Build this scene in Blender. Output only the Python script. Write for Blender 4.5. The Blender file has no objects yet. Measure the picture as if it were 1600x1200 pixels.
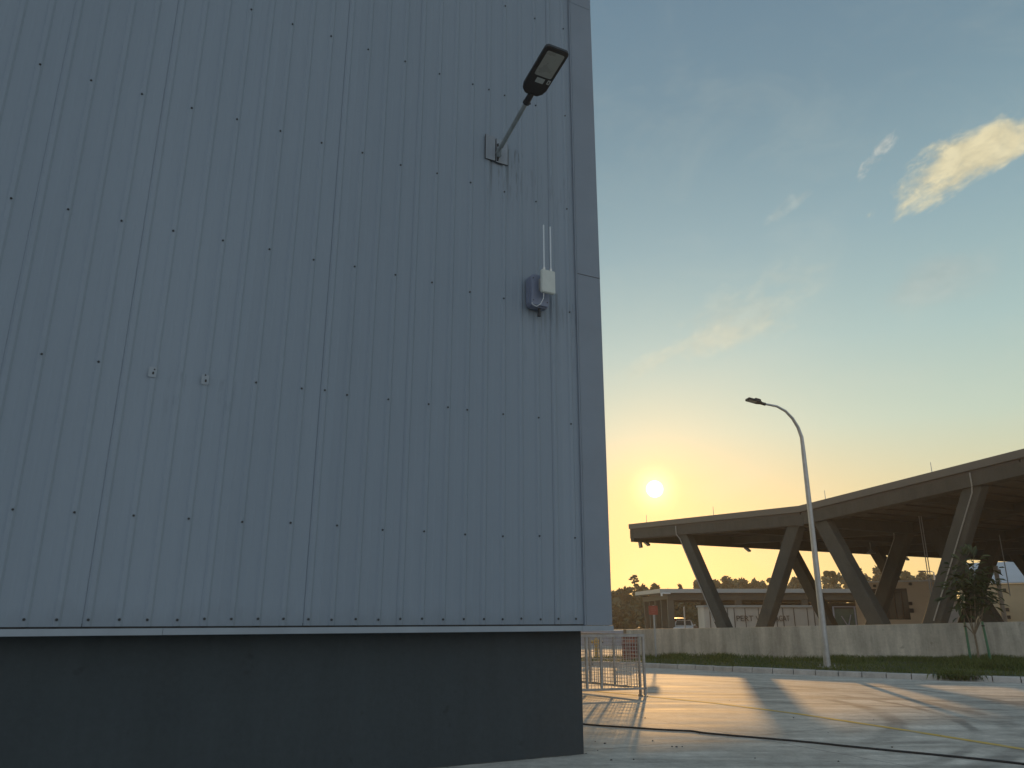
import bpy, bmesh, math, random
from mathutils import Vector, Matrix

random.seed(11)
R = math.radians
PI = math.pi
SC = bpy.context.scene
COL = SC.collection

# ------------------------------------------------------------------ camera model
F_PX, PITCH, EYE = 1200.0, R(16.858), 1.6
CP, SP = math.cos(PITCH), math.sin(PITCH)


def ray(u, v):
    dx, dy = u - 800, v - 600
    return Vector((dx, F_PX * CP + dy * SP, F_PX * SP - dy * CP))


def ground(u, v, z=0.0):
    d = ray(u, v)
    t = (z - EYE) / d.z
    return Vector((d.x * t, d.y * t, z))


def at(u, v, Y):
    d = ray(u, v)
    t = Y / d.y
    return Vector((d.x * t, Y, EYE + d.z * t))


AZ = R(27.5)                       # both big buildings share this heading
E1 = Vector((math.cos(AZ), math.sin(AZ), 0))
E2 = Vector((math.sin(AZ), -math.cos(AZ), 0))     # towards the viewer, out of the warehouse wall
CORNER = Vector((0.8813, 10.264, 0))
OFF = 0.26
SUN_AZ, SUN_EL = R(10.56), R(8.92)
SUN = Vector((math.sin(SUN_AZ) * math.cos(SUN_EL), math.cos(SUN_AZ) * math.cos(SUN_EL), math.sin(SUN_EL)))


def wallpt(u, v, off):
    """pixel -> (s along wall, z) on the warehouse wall plane, off metres proud of the plinth"""
    d = ray(u, v)
    P = CORNER + E2 * off
    t = (P.x * E2.x + P.y * E2.y) / (d.x * E2.x + d.y * E2.y)
    q = d * t
    return (q - P).to_2d().dot(E1.to_2d()), q.z + EYE


# ------------------------------------------------------------------ materials
def lin(r, g, b):
    f = lambda c: (c / 255 / 12.92) if c / 255 <= 0.04045 else ((c / 255 + 0.055) / 1.055) ** 2.4
    return (f(r), f(g), f(b), 1)


class NT:
    def __init__(s, tree):
        s.t = tree
        s.n = tree.nodes
        s.l = tree.links

    def add(s, typ, **kw):
        n = s.n.new(typ)
        for k, v in kw.items():
            setattr(n, k, v)
        return n

    def put(s, sock, v):
        if isinstance(v, bpy.types.NodeSocket):
            s.l.new(v, sock)
        elif v is not None:
            sock.default_value = v

    def math(s, op, a, b=None, c=None, clamp=False):
        n = s.add('ShaderNodeMath', operation=op)
        n.use_clamp = clamp
        for i, x in enumerate((a, b, c)):
            if x is not None:
                s.put(n.inputs[i], x)
        return n.outputs[0]

    def vmath(s, op, a, b=None):
        n = s.add('ShaderNodeVectorMath', operation=op)
        s.put(n.inputs[0], a)
        if b is not None:
            s.put(n.inputs[1], b)
        return n.outputs['Value'] if op in ('DOT_PRODUCT', 'LENGTH', 'DISTANCE') else n.outputs[0]

    def mapr(s, v, a, b, c=0.0, d=1.0, smooth=False):
        n = s.add('ShaderNodeMapRange')
        n.interpolation_type = 'SMOOTHSTEP' if smooth else 'LINEAR'
        s.put(n.inputs[0], v)
        for i, x in enumerate((a, b, c, d)):
            n.inputs[i + 1].default_value = x
        return n.outputs[0]

    def noise(s, vec, scale, detail=4, rough=0.55, dist=0.0):
        n = s.add('ShaderNodeTexNoise')
        s.put(n.inputs['Vector'], vec)
        n.inputs['Scale'].default_value = scale
        n.inputs['Detail'].default_value = detail
        n.inputs['Roughness'].default_value = rough
        n.inputs['Distortion'].default_value = dist
        return n.outputs['Fac']

    def mapping(s, vec, scale=(1, 1, 1), rot=(0, 0, 0), loc=(0, 0, 0)):
        n = s.add('ShaderNodeMapping')
        s.put(n.inputs['Vector'], vec)
        n.inputs['Scale'].default_value = scale
        n.inputs['Rotation'].default_value = rot
        n.inputs['Location'].default_value = loc
        return n.outputs[0]

    def mix(s, f, a, b, mode='MIX'):
        n = s.add('ShaderNodeMix', data_type='RGBA', blend_type=mode)
        s.put(n.inputs[0], f)
        s.put(n.inputs[6], a)
        s.put(n.inputs[7], b)
        return n.outputs[2]

    def ramp(s, v, stops, interp='LINEAR'):
        n = s.add('ShaderNodeValToRGB')
        cr = n.color_ramp
        cr.interpolation = interp
        while len(cr.elements) < len(stops):
            cr.elements.new(0.5)
        for e, (p, c) in zip(cr.elements, stops):
            e.position = p
            e.color = c if len(c) == 4 else (*c, 1)
        s.put(n.inputs[0], v)
        return n.outputs[0]


def new_mat(name):
    m = bpy.data.materials.new(name)
    m.use_nodes = True
    t = NT(m.node_tree)
    b = t.n['Principled BSDF']
    return m, t, b


def simple(name, col, rough=0.6, var=0.25, scale=3.0, metal=0.0, bump=0.0, bscale=40, stretch=(1, 1, 1), spec=None):
    m, t, b = new_mat(name)
    tc = t.add('ShaderNodeTexCoord').outputs['Object']
    v = t.mapping(tc, scale=stretch)
    f = t.noise(v, scale, 6, 0.6)
    c = (*col, 1)
    lo = tuple(x * (1 - var) for x in col) + (1,)
    hi = tuple(min(1, x * (1 + var)) for x in col) + (1,)
    b.inputs['Base Color'].default_value = c
    t.put(b.inputs['Base Color'], t.ramp(f, [(0.3, lo), (0.7, hi)]))
    b.inputs['Metallic'].default_value = metal
    if spec is not None:
        b.inputs['Specular IOR Level'].default_value = spec
    t.put(b.inputs['Roughness'], t.mapr(f, 0.3, 0.7, max(0.05, rough - 0.08), min(1, rough + 0.08)))
    if bump:
        bn = t.add('ShaderNodeBump')
        bn.inputs['Strength'].default_value = bump
        bn.inputs['Distance'].default_value = 0.01
        t.put(bn.inputs['Height'], t.noise(tc, bscale, 4))
        t.put(b.inputs['Normal'], bn.outputs[0])
    return m


M = {}


def cladding_mat():
    m, t, b = new_mat('painted_cladding')
    tc = t.add('ShaderNodeTexCoord').outputs['Object']
    sx = t.add('ShaderNodeSeparateXYZ')
    t.put(sx.inputs[0], tc)
    x, z = sx.outputs[0], sx.outputs[2]
    big = t.noise(t.mapping(tc, scale=(0.5, 0.5, 0.12)), 1.0, 3)
    fine = t.noise(t.mapping(tc, scale=(1, 1, 0.05)), 9.0, 5, 0.65)
    # every sheet is its own batch: slight shade change per 1.014 m panel
    cell = t.math('FLOOR', t.math('DIVIDE', t.math('ADD', x, 0.38), 1.014))
    wn = t.add('ShaderNodeTexWhiteNoise', noise_dimensions='1D')
    t.put(wn.inputs['W'], cell)
    base = t.ramp(big, [(0.3, (0.214, 0.258, 0.306, 1)), (0.7, (0.240, 0.284, 0.332, 1))])
    base = t.mix(1.0, base, t.mapr(wn.outputs['Value'], 0, 1, 0.95, 1.04), 'MULTIPLY')
    base = t.mix(1.0, base, t.mapr(fine, 0.35, 0.65, 0.985, 1.012), 'MULTIPLY')
    st = t.mapr(t.noise(t.mapping(tc, scale=(1, 1, 0.10), loc=(3.1, 0, 0)), 26.0, 3, 0.6), 0.53, 0.66, 0, 1, True)

    def window(a0, a1, z0, z1):
        wx = t.math('MULTIPLY', t.mapr(x, a0 - .06, a0 + .02, 0, 1, True), t.mapr(x, a1 - .02, a1 + .06, 1, 0, True))
        wz = t.math('MULTIPLY', t.mapr(z, z0, z1, 0, 1, True), t.mapr(z, z1 + .01, z1 + .06, 1, 0))
        return t.math('MULTIPLY', wx, wz)
    msk = window(-1.52, -0.98, 6.75, 7.95)
    for w in ((-1.0, -0.05, 4.3, 5.75), (-5.16, -5.02, 3.2, 4.02), (-4.64, -4.52, 3.4, 4.0), (-1.0, -.1, 6.6, 7.7)):
        k = t.math('MULTIPLY', window(*w), 0.35)
        msk = t.math('MAXIMUM', msk, k)
    st = t.math('MULTIPLY', st, t.math('MULTIPLY', msk, 0.5))
    for (u_, v_, zl, wd, am) in ((767.5, 262, 6.95, .016, .55), (793.5, 262, 6.9, .014, .6), (791, 240, 7.5, .02, .4), (760, 240, 7.6, .012, .35), (870, 490, 5.0, .02, .4), (852, 500, 5.15, .02, .28), (846, 500, 5.1, .012, .3)):
        s_, z_ = wallpt(u_, v_, OFF)
        ln = t.mapr(t.math('ABSOLUTE', t.math('SUBTRACT', x, s_)), wd * .3, wd * 1.6, 1, 0, True)
        ln = t.math('MULTIPLY', ln, t.math('MULTIPLY', t.mapr(z, zl, z_, 0, am, True), t.mapr(z, z_ + .28, z_ + .32, 1, 0)))
        st = t.math('MAXIMUM', st, t.math('MULTIPLY', ln, t.mapr(fine, .35, .6, .6, 1)))
    base = t.mix(st, base, (0.05, 0.05, 0.045, 1))
    # splash grime with a ragged upper edge along the foot of the sheets
    gr = t.noise(t.mapping(tc, scale=(1, 1, .5)), 5.0, 5, 0.65)
    gk = t.math('MULTIPLY', t.mapr(t.math('ADD', z, t.math('MULTIPLY', gr, -.5)), 1.24, 1.50, 1, 0, True), 0.16)
    base = t.mix(gk, base, (0.10, 0.10, 0.095, 1))
    t.put(b.inputs['Base Color'], base)
    b.inputs['Roughness'].default_value = 0.5
    b.inputs['Specular IOR Level'].default_value = 0.3
    bn = t.add('ShaderNodeBump')
    bn.inputs['Strength'].default_value = 0.4
    bn.inputs['Distance'].default_value = 0.03
    t.put(bn.inputs['Height'], t.noise(t.mapping(tc, scale=(1, 1, 0.35)), 2.2, 3))
    t.put(b.inputs['Normal'], bn.outputs[0])
    return m


def concrete_floor_mat():
    m, t, b = new_mat('yard_concrete')
    tc = t.add('ShaderNodeTexCoord').outputs['Object']
    rot = t.mapping(tc, rot=(0, 0, -AZ))
    s = t.add('ShaderNodeSeparateXYZ')
    t.put(s.inputs[0], rot)
    x, y = s.outputs[0], s.outputs[1]
    big = t.noise(tc, 0.25, 5, 0.6)
    mid = t.noise(tc, 1.7, 6, 0.65)
    fine = t.noise(tc, 30, 4, 0.7)
    # broom-finish and drive streaks along the driving direction
    streak = t.noise(t.mapping(tc, rot=(0, 0, R(8)), scale=(0.10, 1.0, 1)), 3.0, 5, 0.65, 0.4)
    base = t.ramp(mid, [(0.28, (0.42, 0.395, 0.35, 1)), (0.72, (0.62, 0.585, 0.52, 1))])
    base = t.mix(1.0, base, t.mapr(big, 0.3, 0.7, 0.82, 1.12), 'MULTIPLY')
    base = t.mix(1.0, base, t.mapr(streak, 0.35, 0.65, 0.72, 1.15), 'MULTIPLY')
    base = t.mix(1.0, base, t.mapr(fine, 0.3, 0.7, 0.90, 1.08), 'MULTIPLY')
    # curved tyre marks: thin rings about far centres
    sw = t.add('ShaderNodeSeparateXYZ')
    t.put(sw.inputs[0], tc)
    tyre = None
    brk = t.mapr(t.noise(t.mapping(tc, scale=(.4, .4, 1)), 1.2, 3), 0.38, 0.6, 0, 1, True)
    for (cx, cy, r, w) in ((-2.0, -8.5, 27.0, .12), (-2.0, -8.5, 28.7, .12), (-4.0, -16.0, 33.4, .10), (-4, -16, 34.9, .10),
                           (0.35, 15.45, 7.75, .17), (0.35, 15.45, 6.15, .15), (0.2, 15.2, 7.2, .09), (4.1, 16.6, 5.6, .13), (0.0, -30.0, 47.3, .14)):
        d = t.vmath('DISTANCE', tc, (cx, cy, 0))
        wob = t.math('MULTIPLY', t.math('SUBTRACT', mid, 0.5), 0.25)
        k = t.mapr(t.math('ABSOLUTE', t.math('SUBTRACT', t.math('ADD', d, wob), r)), w * 0.4, w * 1.5, 1, 0, True)
        if r < 9:
            k = t.math('MULTIPLY', k, t.mapr(sw.outputs[0], 3.5, 6.0, 0, 1, True))
        tyre = k if tyre is None else t.math('MAXIMUM', tyre, k)
    tyre = t.math('MULTIPLY', tyre, t.math('MULTIPLY', t.math('ADD', brk, 0.25), 0.46))
    base = t.mix(tyre, base, (0.10, 0.095, 0.09, 1))
    # saw-cut joints every 4.6 m

    def joint(c, off):
        q = t.math('PINGPONG', t.math('ADD', t.math('ADD', c, off), t.math('MULTIPLY', t.math('SUBTRACT', mid, .5), .02)), 2.3)
        return t.mapr(q, 0.006, 0.016, 1, 0)
    j = t.math('MAXIMUM', joint(x, 0.9), joint(y, 0.32))
    base = t.mix(t.math('MULTIPLY', j, 0.6), base, (0.09, 0.085, 0.08, 1))
    grit = t.noise(tc, 7.0, 6, 0.75)
    base = t.mix(1.0, base, t.mapr(grit, 0.32, 0.68, 0.80, 1.14), 'MULTIPLY')
    speck = t.mapr(t.noise(tc, 55.0, 2, 0.5), 0.66, 0.72, 0, 0.35)
    base = t.mix(speck, base, (0.14, 0.13, 0.12, 1))
    # damp blotches
    blot = t.mapr(t.noise(tc, 0.8, 6, 0.7, 0.6), 0.58, 0.72, 0, 0.35, True)
    base = t.mix(blot, base, (0.20, 0.19, 0.175, 1))
    t.put(b.inputs['Base Color'], base)
    t.put(b.inputs['Roughness'], t.mapr(streak, 0.3, 0.7, 0.72, 0.9))
    b.inputs['Specular IOR Level'].default_value = 0.10
    bn = t.add('ShaderNodeBump')
    bn.inputs['Strength'].default_value = 0.5
    bn.inputs['Distance'].default_value = 0.012
    h = t.math('ADD', t.math('MULTIPLY', fine, 0.35), t.math('ADD', t.math('MULTIPLY', streak, 0.7), t.math('MULTIPLY', mid, 0.6)))
    t.put(bn.inputs['Height'], h)
    t.put(b.inputs['Normal'], bn.outputs[0])
    return m


def stained_concrete(name, lo, hi, streak_amt=0.4):
    m, t, b = new_mat(name)
    tc = t.add('ShaderNodeTexCoord').outputs['Object']
    n1 = t.noise(tc, 0.9, 6, 0.65)
    n2 = t.noise(t.mapping(tc, scale=(1, 1, 0.12)), 2.6, 5, 0.65)
    n3 = t.noise(tc, 14, 4, 0.7)
    base = t.ramp(n1, [(0.3, (*lo, 1)), (0.7, (*hi, 1))])
    base = t.mix(1.0, base, t.mapr(n2, 0.35, 0.65, 1 - streak_amt, 1.08), 'MULTIPLY')
    base = t.mix(1.0, base, t.mapr(n3, 0.3, 0.7, 0.9, 1.08), 'MULTIPLY')
    spots = t.mapr(t.noise(tc, 3.1, 3, 0.6, 0.3), 0.66, 0.74, 0, 0.45, True)
    base = t.mix(spots, base, (lo[0] * .45, lo[1] * .45, lo[2] * .42, 1))
    t.put(b.inputs['Base Color'], base)
    b.inputs['Roughness'].default_value = 0.85
    bn = t.add('ShaderNodeBump')
    bn.inputs['Strength'].default_value = 0.3
    bn.inputs['Distance'].default_value = 0.02
    t.put(bn.inputs['Height'], n3)
    t.put(b.inputs['Normal'], bn.outputs[0])
    return m


def leaf_mat(name, c0, c1, trans=0.35):
    m, t, b = new_mat(name)
    rnd = t.add('ShaderNodeTexCoord').outputs['Object']
    f = t.noise(rnd, 1.3, 3)
    g = t.add('ShaderNodeNewGeometry').outputs['Random Per Island']
    k = t.math('ADD', t.math('MULTIPLY', f, 0.5), t.math('MULTIPLY', g, 0.5))
    c = t.ramp(k, [(0.25, (*c0, 1)), (0.75, (*c1, 1))])
    t.put(b.inputs['Base Color'], c)
    b.inputs['Roughness'].default_value = 0.55
    tr = t.add('ShaderNodeBsdfTranslucent')
    t.put(tr.inputs['Color'], c)
    mx = t.add('ShaderNodeMixShader')
    mx.inputs[0].default_value = trans
    t.l.new(b.outputs[0], mx.inputs[1])
    t.l.new(tr.outputs[0], mx.inputs[2])
    t.l.new(mx.outputs[0], t.n['Material Output'].inputs['Surface'])
    return m


M['clad'] = cladding_mat()
M['flash'] = simple('painted_flashing', (0.193, 0.228, 0.272), 0.45, 0.08, 1.2, spec=0.3)
M['trim'] = simple('painted_trim', (0.27, 0.305, 0.34), 0.45, 0.10, 2.0, spec=0.3)
M['plate'] = simple('grimy_patch_sheet', (0.22, 0.245, 0.275), 0.5, 0.22, 5.0, stretch=(1, 1, .3))
M['seam'] = simple('seam_shadow_gap_sealant', (0.03, 0.03, 0.03), 0.8, 0.2)
M['plinth'] = stained_concrete('charcoal_painted_render', (0.034, 0.044, 0.049), (0.040, 0.051, 0.056), 0.08)
M['yard'] = concrete_floor_mat()
M['retwall'] = stained_concrete('cast_concrete_wall', (0.47, 0.42, 0.335), (0.61, 0.55, 0.445), 0.35)
M['kerb'] = stained_concrete('kerb_concrete', (0.36, 0.345, 0.32), (0.50, 0.48, 0.45), 0.15)
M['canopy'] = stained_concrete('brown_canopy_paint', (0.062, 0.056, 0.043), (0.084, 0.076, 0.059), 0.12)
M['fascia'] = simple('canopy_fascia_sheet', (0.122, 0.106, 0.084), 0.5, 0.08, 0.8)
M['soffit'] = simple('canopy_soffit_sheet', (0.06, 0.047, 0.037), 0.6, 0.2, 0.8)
M['pipe'] = simple('grey_pipe_plastic', (0.34, 0.32, 0.28), 0.5, 0.1, 5)
M['galv'] = simple('galvanised_steel', (0.36, 0.355, 0.345), 0.6, 0.2, 9, metal=0.1, spec=.25)
M['paintpole'] = simple('grey_pole_paint', (0.42, 0.42, 0.41), 0.4, 0.15, 5, metal=0.4)
M['black'] = simple('black_powder_coat', (0.016, 0.017, 0.019), 0.5, 0.2, 20)
M['lens'] = simple('frosted_lens', (0.30, 0.305, 0.28), 0.3, 0.06, 6)
M['sticker'] = simple('pale_sticker', (0.40, 0.43, 0.42), 0.5, 0.12, 30)
M['armsteel'] = simple('lamp_arm_steel', (0.26, 0.29, 0.30), 0.45, 0.2, 8, metal=0.3)
M['whiteplastic'] = simple('white_plastic', (0.50, 0.52, 0.48), 0.4, 0.06, 8)
M['antenna'] = simple('antenna_plastic', (0.55, 0.58, 0.60), 0.35, 0.06, 8)
M['bluebox'] = simple('blue_grey_box_paint', (0.175, 0.20, 0.275), 0.45, 0.1, 6)
M['rubber'] = simple('cable_rubber', (0.018, 0.017, 0.016), 0.6, 0.3, 30)
M['yellow'] = simple('yellow_line_paint', (0.60, 0.40, 0.08), 0.6, 0.3, 7)
M['hydrant'] = simple('hydrant_yellow_paint', (0.62, 0.36, 0.03), 0.45, 0.2, 8)
M['red'] = simple('red_drum_paint', (0.20, 0.045, 0.03), 0.5, 0.3, 6)
M['signred'] = simple('red_sign_paint', (0.34, 0.075, 0.04), 0.5, 0.1, 6)
M['signink'] = simple('faded_sign_print', (0.42, 0.17, 0.11), 0.5, 0.1, 6)
M['lilac'] = simple('pale_lilac_wall_paint', (0.36, 0.37, 0.43), 0.7, 0.06, 1.0)
M['capping'] = simple('white_capping', (0.70, 0.69, 0.66), 0.6, 0.08, 2.0)
M['soil'] = simple('verge_soil', (0.06, 0.07, 0.03), 0.95, 0.35, 3.0)
M['grass'] = leaf_mat('grass_blades', (0.072, 0.10, 0.022), (0.17, 0.205, 0.05), 0.45)
M['earth'] = simple('far_earth', (0.10, 0.10, 0.06), 0.95, 0.3, 0.05)
M['leaf'] = leaf_mat('tree_leaves', (0.030, 0.046, 0.020), (0.070, 0.092, 0.042), 0.12)
M['leaf_sap'] = leaf_mat('sapling_leaves', (0.03, 0.045, 0.014), (0.085, 0.105, 0.03), 0.25)
M['bark'] = simple('tree_bark', (0.09, 0.07, 0.05), 0.9, 0.3, 8)
M['barklight'] = simple('sapling_bark', (0.20, 0.15, 0.095), 0.85, 0.3, 8)
M['stake'] = simple('green_stake_paint', (0.06, 0.17, 0.085), 0.5, 0.25, 6)
M['shedroof'] = simple('shed_roof_sheet', (0.36, 0.37, 0.35), 0.5, 0.1, 0.6)
M['sheddark'] = simple('shed_dark_paint', (0.085, 0.075, 0.055), 0.7, 0.2, 1.0)
M['hoard'] = simple('white_hoarding_panel', (0.50, 0.45, 0.38), 0.6, 0.12, 1.5, stretch=(1, 1, .2))
M['ink'] = simple('hoarding_lettering', (0.085, 0.06, 0.045), 0.6, 0.1)
M['beige'] = simple('beige_render', (0.66, 0.54, 0.39), 0.8, 0.08, 0.8)
M['sand'] = simple('sand_render', (0.50, 0.39, 0.24), 0.8, 0.08, 0.8)
M['brown'] = simple('brown_cladding', (0.10, 0.075, 0.06), 0.6, 0.2, 2.0)
M['brown2'] = simple('grey_brown_wall_render', (0.30, 0.26, 0.22), 0.8, 0.1, 1.0)
M['glass'] = simple('dark_glass', (0.04, 0.05, 0.055), 0.06, 0.2, 2.0, spec=0.8)
M['greyroof'] = simple('grey_roof_sheet', (0.42, 0.44, 0.47), 0.5, 0.08, 0.8)
M['carwhite'] = simple('white_car_paint', (0.72, 0.72, 0.70), 0.18, 0.03, 2.0, spec=0.7)
M['carred'] = simple('red_car_paint', (0.16, 0.02, 0.015), 0.2, 0.05, 2.0, spec=0.7)
M['tyre'] = simple('tyre_rubber', (0.02, 0.02, 0.02), 0.8, 0.2)
M['rim'] = simple('wheel_alloy', (0.5, 0.5, 0.5), 0.3, 0.1, metal=0.9)
M['headlamp'] = simple('headlamp_lens', (0.75, 0.76, 0.75), 0.08, 0.03, spec=0.8)
M['teal'] = simple('teal_mesh_cloth', (0.10, 0.16, 0.13), 0.8, 0.2, 3)
M['screw'] = simple('dark_screw_washer', (0.02, 0.022, 0.025), 0.5, 0.2)
M['stone'] = simple('loose_stone', (0.09, 0.085, 0.075), 0.9, 0.3, 20)


# ------------------------------------------------------------------ mesh builder
class MB:
    def __init__(s):
        s.v, s.f, s.mi = [], [], []

    def face(s, pts, mi=0):
        i = len(s.v)
        s.v += [Vector(p) for p in pts]
        s.f.append(list(range(i, i + len(pts))))
        s.mi.append(mi)

    def hexa(s, p, mi=0):
        """8 points: bottom ring 0-3 ccw, top ring 4-7"""
        i = len(s.v)
        s.v += [Vector(q) for q in p]
        for q in ((3, 2, 1, 0), (4, 5, 6, 7), (0, 1, 5, 4), (1, 2, 6, 5), (2, 3, 7, 6), (3, 0, 4, 7)):
            s.f.append([i + k for k in q])
            s.mi.append(mi)

    def box(s, a, b, mi=0, mat=None):
        (x0, y0, z0), (x1, y1, z1) = a, b
        p = [(x0, y0, z0), (x1, y0, z0), (x1, y1, z0), (x0, y1, z0), (x0, y0, z1), (x1, y0, z1), (x1, y1, z1), (x0, y1, z1)]
        if mat:
            p = [mat @ Vector(q) for q in p]
        s.hexa(p, mi)

    def beam(s, a, b, w, h, up=(0, 0, 1), mi=0):
        """square bar from a to b, w sideways, h along 'up'"""
        a, b = Vector(a), Vector(b)
        d = (b - a).normalized()
        side = d.cross(Vector(up)).normalized()
        u = side.cross(d).normalized()
        sx, uy = side * w / 2, u * h / 2
        s.hexa([a - sx - uy, a + sx - uy, a + sx + uy, a - sx + uy, b - sx - uy, b + sx - uy, b + sx + uy, b - sx + uy], mi)

    def tube(s, path, rad, seg=10, mi=0, cap=True):
        path = [Vector(p) for p in path]
        n = len(path)
        if not hasattr(rad, '__len__'):
            rad = [rad] * n
        prev = None
        base = len(s.v)
        for i, p in enumerate(path):
            d = (path[min(i + 1, n - 1)] - path[max(i - 1, 0)]).normalized()
            if prev is None:
                ref = Vector((0, 0, 1)) if abs(d.z) < 0.9 else Vector((1, 0, 0))
                a = d.cross(ref).normalized()
            else:
                a = (prev - d * prev.dot(d)).normalized()
            prev = a
            c = d.cross(a)
            for k in range(seg):
                th = 2 * PI * k / seg
                s.v.append(p + (a * math.cos(th) + c * math.sin(th)) * rad[i])
        for i in range(n - 1):
            for k in range(seg):
                k2 = (k + 1) % seg
                s.f.append([base + i * seg + k, base + i * seg + k2, base + (i + 1) * seg + k2, base + (i + 1) * seg + k])
                s.mi.append(mi)
        if cap:
            s.f.append([base + k for k in range(seg)][::-1])
            s.mi.append(mi)
            s.f.append([base + (n - 1) * seg + k for k in range(seg)])
            s.mi.append(mi)

    def lathe(s, prof, centre=(0, 0, 0), seg=20, mi=0):
        """prof: list of (r, z)"""
        c = Vector(centre)
        s.tube([c + Vector((0, 0, z)) for r, z in prof], [max(r, 1e-4) for r, z in prof], seg, mi)

    def prism(s, poly, axis_mat, depth, mi=0):
        """poly in local xy, extruded along local z by depth, placed by axis_mat"""
        n = len(poly)
        i = len(s.v)
        for z in (0, depth):
            s.v += [axis_mat @ Vector((x, y, z)) for x, y in poly]
        s.f.append([i + k for k in range(n)][::-1])
        s.f.append([i + n + k for k in range(n)])
        s.mi += [mi, mi]
        for k in range(n):
            k2 = (k + 1) % n
            s.f.append([i + k, i + k2, i + n + k2, i + n + k])
            s.mi.append(mi)

    def build(s, name, mats, parent=None, smooth=False, bevel=0.0, loc=None, segs=2):
        me = bpy.data.meshes.new(name)
        me.from_pydata([tuple(v) for v in s.v], [], s.f)
        if not isinstance(mats, (list, tuple)):
            mats = [mats]
        for m in mats:
            me.materials.append(m)
        for p, k in zip(me.polygons, s.mi):
            p.material_index = k
            p.use_smooth = smooth
        me.update()
        if smooth:
            try:
                me.set_sharp_from_angle(angle=R(40))
            except Exception:
                pass
        o = bpy.data.objects.new(name, me)
        COL.objects.link(o)
        if parent:
            o.parent = parent
        if loc:
            o.location = loc
        if bevel:
            bm = bmesh.new()
            bm.from_mesh(me)
            bmesh.ops.remove_doubles(bm, verts=bm.verts, dist=1e-5)
            ed = [e for e in bm.edges if len(e.link_faces) == 2 and e.calc_face_angle(0) > R(35)]
            bmesh.ops.bevel(bm, geom=ed, offset=bevel, segments=segs, affect='EDGES', clamp_overlap=True)
            bm.to_mesh(me)
            bm.free()
        return o


def tag(o, label=None, cat=None, group=None, kind=None):
    for k, v in (('label', label), ('category', cat), ('group', group), ('kind', kind)):
        if v:
            o[k] = v
    return o


def empty(name, loc, rz=0.0, label=None, cat=None, group=None):
    o = bpy.data.objects.new(name, None)
    o.empty_display_size = 0.3
    COL.objects.link(o)
    o.location = loc
    o.rotation_euler = (0, 0, rz)
    return tag(o, label, cat, group)


def copy_tree(o, parent=None):
    c = o.copy()
    COL.objects.link(c)
    if parent:
        c.parent = parent
    for ch in list(o.children):
        copy_tree(ch, c)
    return c


def rounded(w, h, r, n=5):
    pts = []
    for cx, cy, a0 in ((w / 2 - r, h / 2 - r, 0), (-w / 2 + r, h / 2 - r, 90), (-w / 2 + r, -h / 2 + r, 180), (w / 2 - r, -h / 2 + r, 270)):
        for k in range(n + 1):
            a = R(a0 + 90 * k / n)
            pts.append((cx + r * math.cos(a), cy + r * math.sin(a)))
    return pts


def frame(o, x, y, z):
    """matrix with the given axes and origin"""
    return Matrix(((x[0], y[0], z[0], o[0]), (x[1], y[1], z[1], o[1]), (x[2], y[2], z[2], o[2]), (0, 0, 0, 1)))


# ------------------------------------------------------------------ ground, yard, kerb, verge
mb = MB()
ring = [(math.cos(2 * PI * k / 64) * 4000, math.sin(2 * PI * k / 64) * 4000, -0.03) for k in range(64)]
mb.face(ring)
tag(mb.build('ground', M['earth']), kind='structure')

mb = MB()
mb.face([(-70, -40, 0), (90, -40, 0), (90, 90, 0), (-70, 90, 0)])
tag(mb.build('concrete_yard', M['yard']), kind='structure')

#          u     kerb-foot v  back v  back z
VERGE = [(700, 1039.5, 1028, .14), (905, 1040.0, 1028, .14), (960, 1041.0, 1027, .14), (1011, 1043.5, 1025, .15), (1130, 1049.0, 1027, .17),
         (1250, 1054.5, 1029.5, .18), (1420, 1061.5, 1031, .19), (1600, 1067.5, 1033, .20), (1900, 1077.0, 1040, .20), (2300, 1090, 1050, .20)]


def vinterp(u):
    for (a, b) in zip(VERGE, VERGE[1:]):
        if a[0] <= u <= b[0]:
            f = (u - a[0]) / (b[0] - a[0])
            return tuple(a[i] + (b[i] - a[i]) * f for i in range(4))


def smooth_line(fn, u0, u1, n):
    pts = [fn(u0 + (u1 - u0) * k / n) for k in range(n + 1)]
    for _ in range(6):
        pts = [pts[0]] + [(pts[i - 1] + pts[i] * 2 + pts[i + 1]) / 4 for i in range(1, n)] + [pts[-1]]
    return pts


NV = 160
KERB = smooth_line(lambda u: ground(u, vinterp(u)[1]), 700, 2300, NV)
BACK = smooth_line(lambda u: ground(u, vinterp(u)[2], vinterp(u)[3]), 700, 2300, NV)


def along(line, dist0, dist1, step):
    """resample a polyline at equal spacing"""
    acc, out, nxt = 0.0, [], dist0
    for a, b in zip(line, line[1:]):
        L = (b - a).length
        while nxt <= acc + L and nxt <= dist1:
            out.append(a.lerp(b, (nxt - acc) / L))
            nxt += step
        acc += L
    return out


klen = sum((b - a).length for a, b in zip(KERB, KERB[1:]))
mb = MB()
kp = along(KERB, 0, klen, 0.62)
for i in range(len(kp) - 1):
    a, b = kp[i], kp[i + 1]
    d = (b - a).normalized()
    a = a + d * 0.012
    b = b - d * 0.012
    nrm = Vector((-d.y, d.x, 0))
    if nrm.y < 0:
        nrm = -nrm
    j = random.uniform(-.006, .006)
    prof = [(0, 0), (0.03 + j, 0.115), (0.055 + j, 0.14 + j), (0.17, 0.145 + j), (0.17, 0)]
    pa = [a + nrm * x + Vector((0, 0, z)) for x, z in prof]
    pb = [b + nrm * x + Vector((0, 0, z)) for x, z in prof]
    for k in range(len(prof) - 1):
        mb.face([pa[k], pb[k], pb[k + 1], pa[k + 1]])
    mb.face(pa[::-1])
    mb.face(pb)
tag(mb.build('kerb', M['kerb']), kind='structure')


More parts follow.
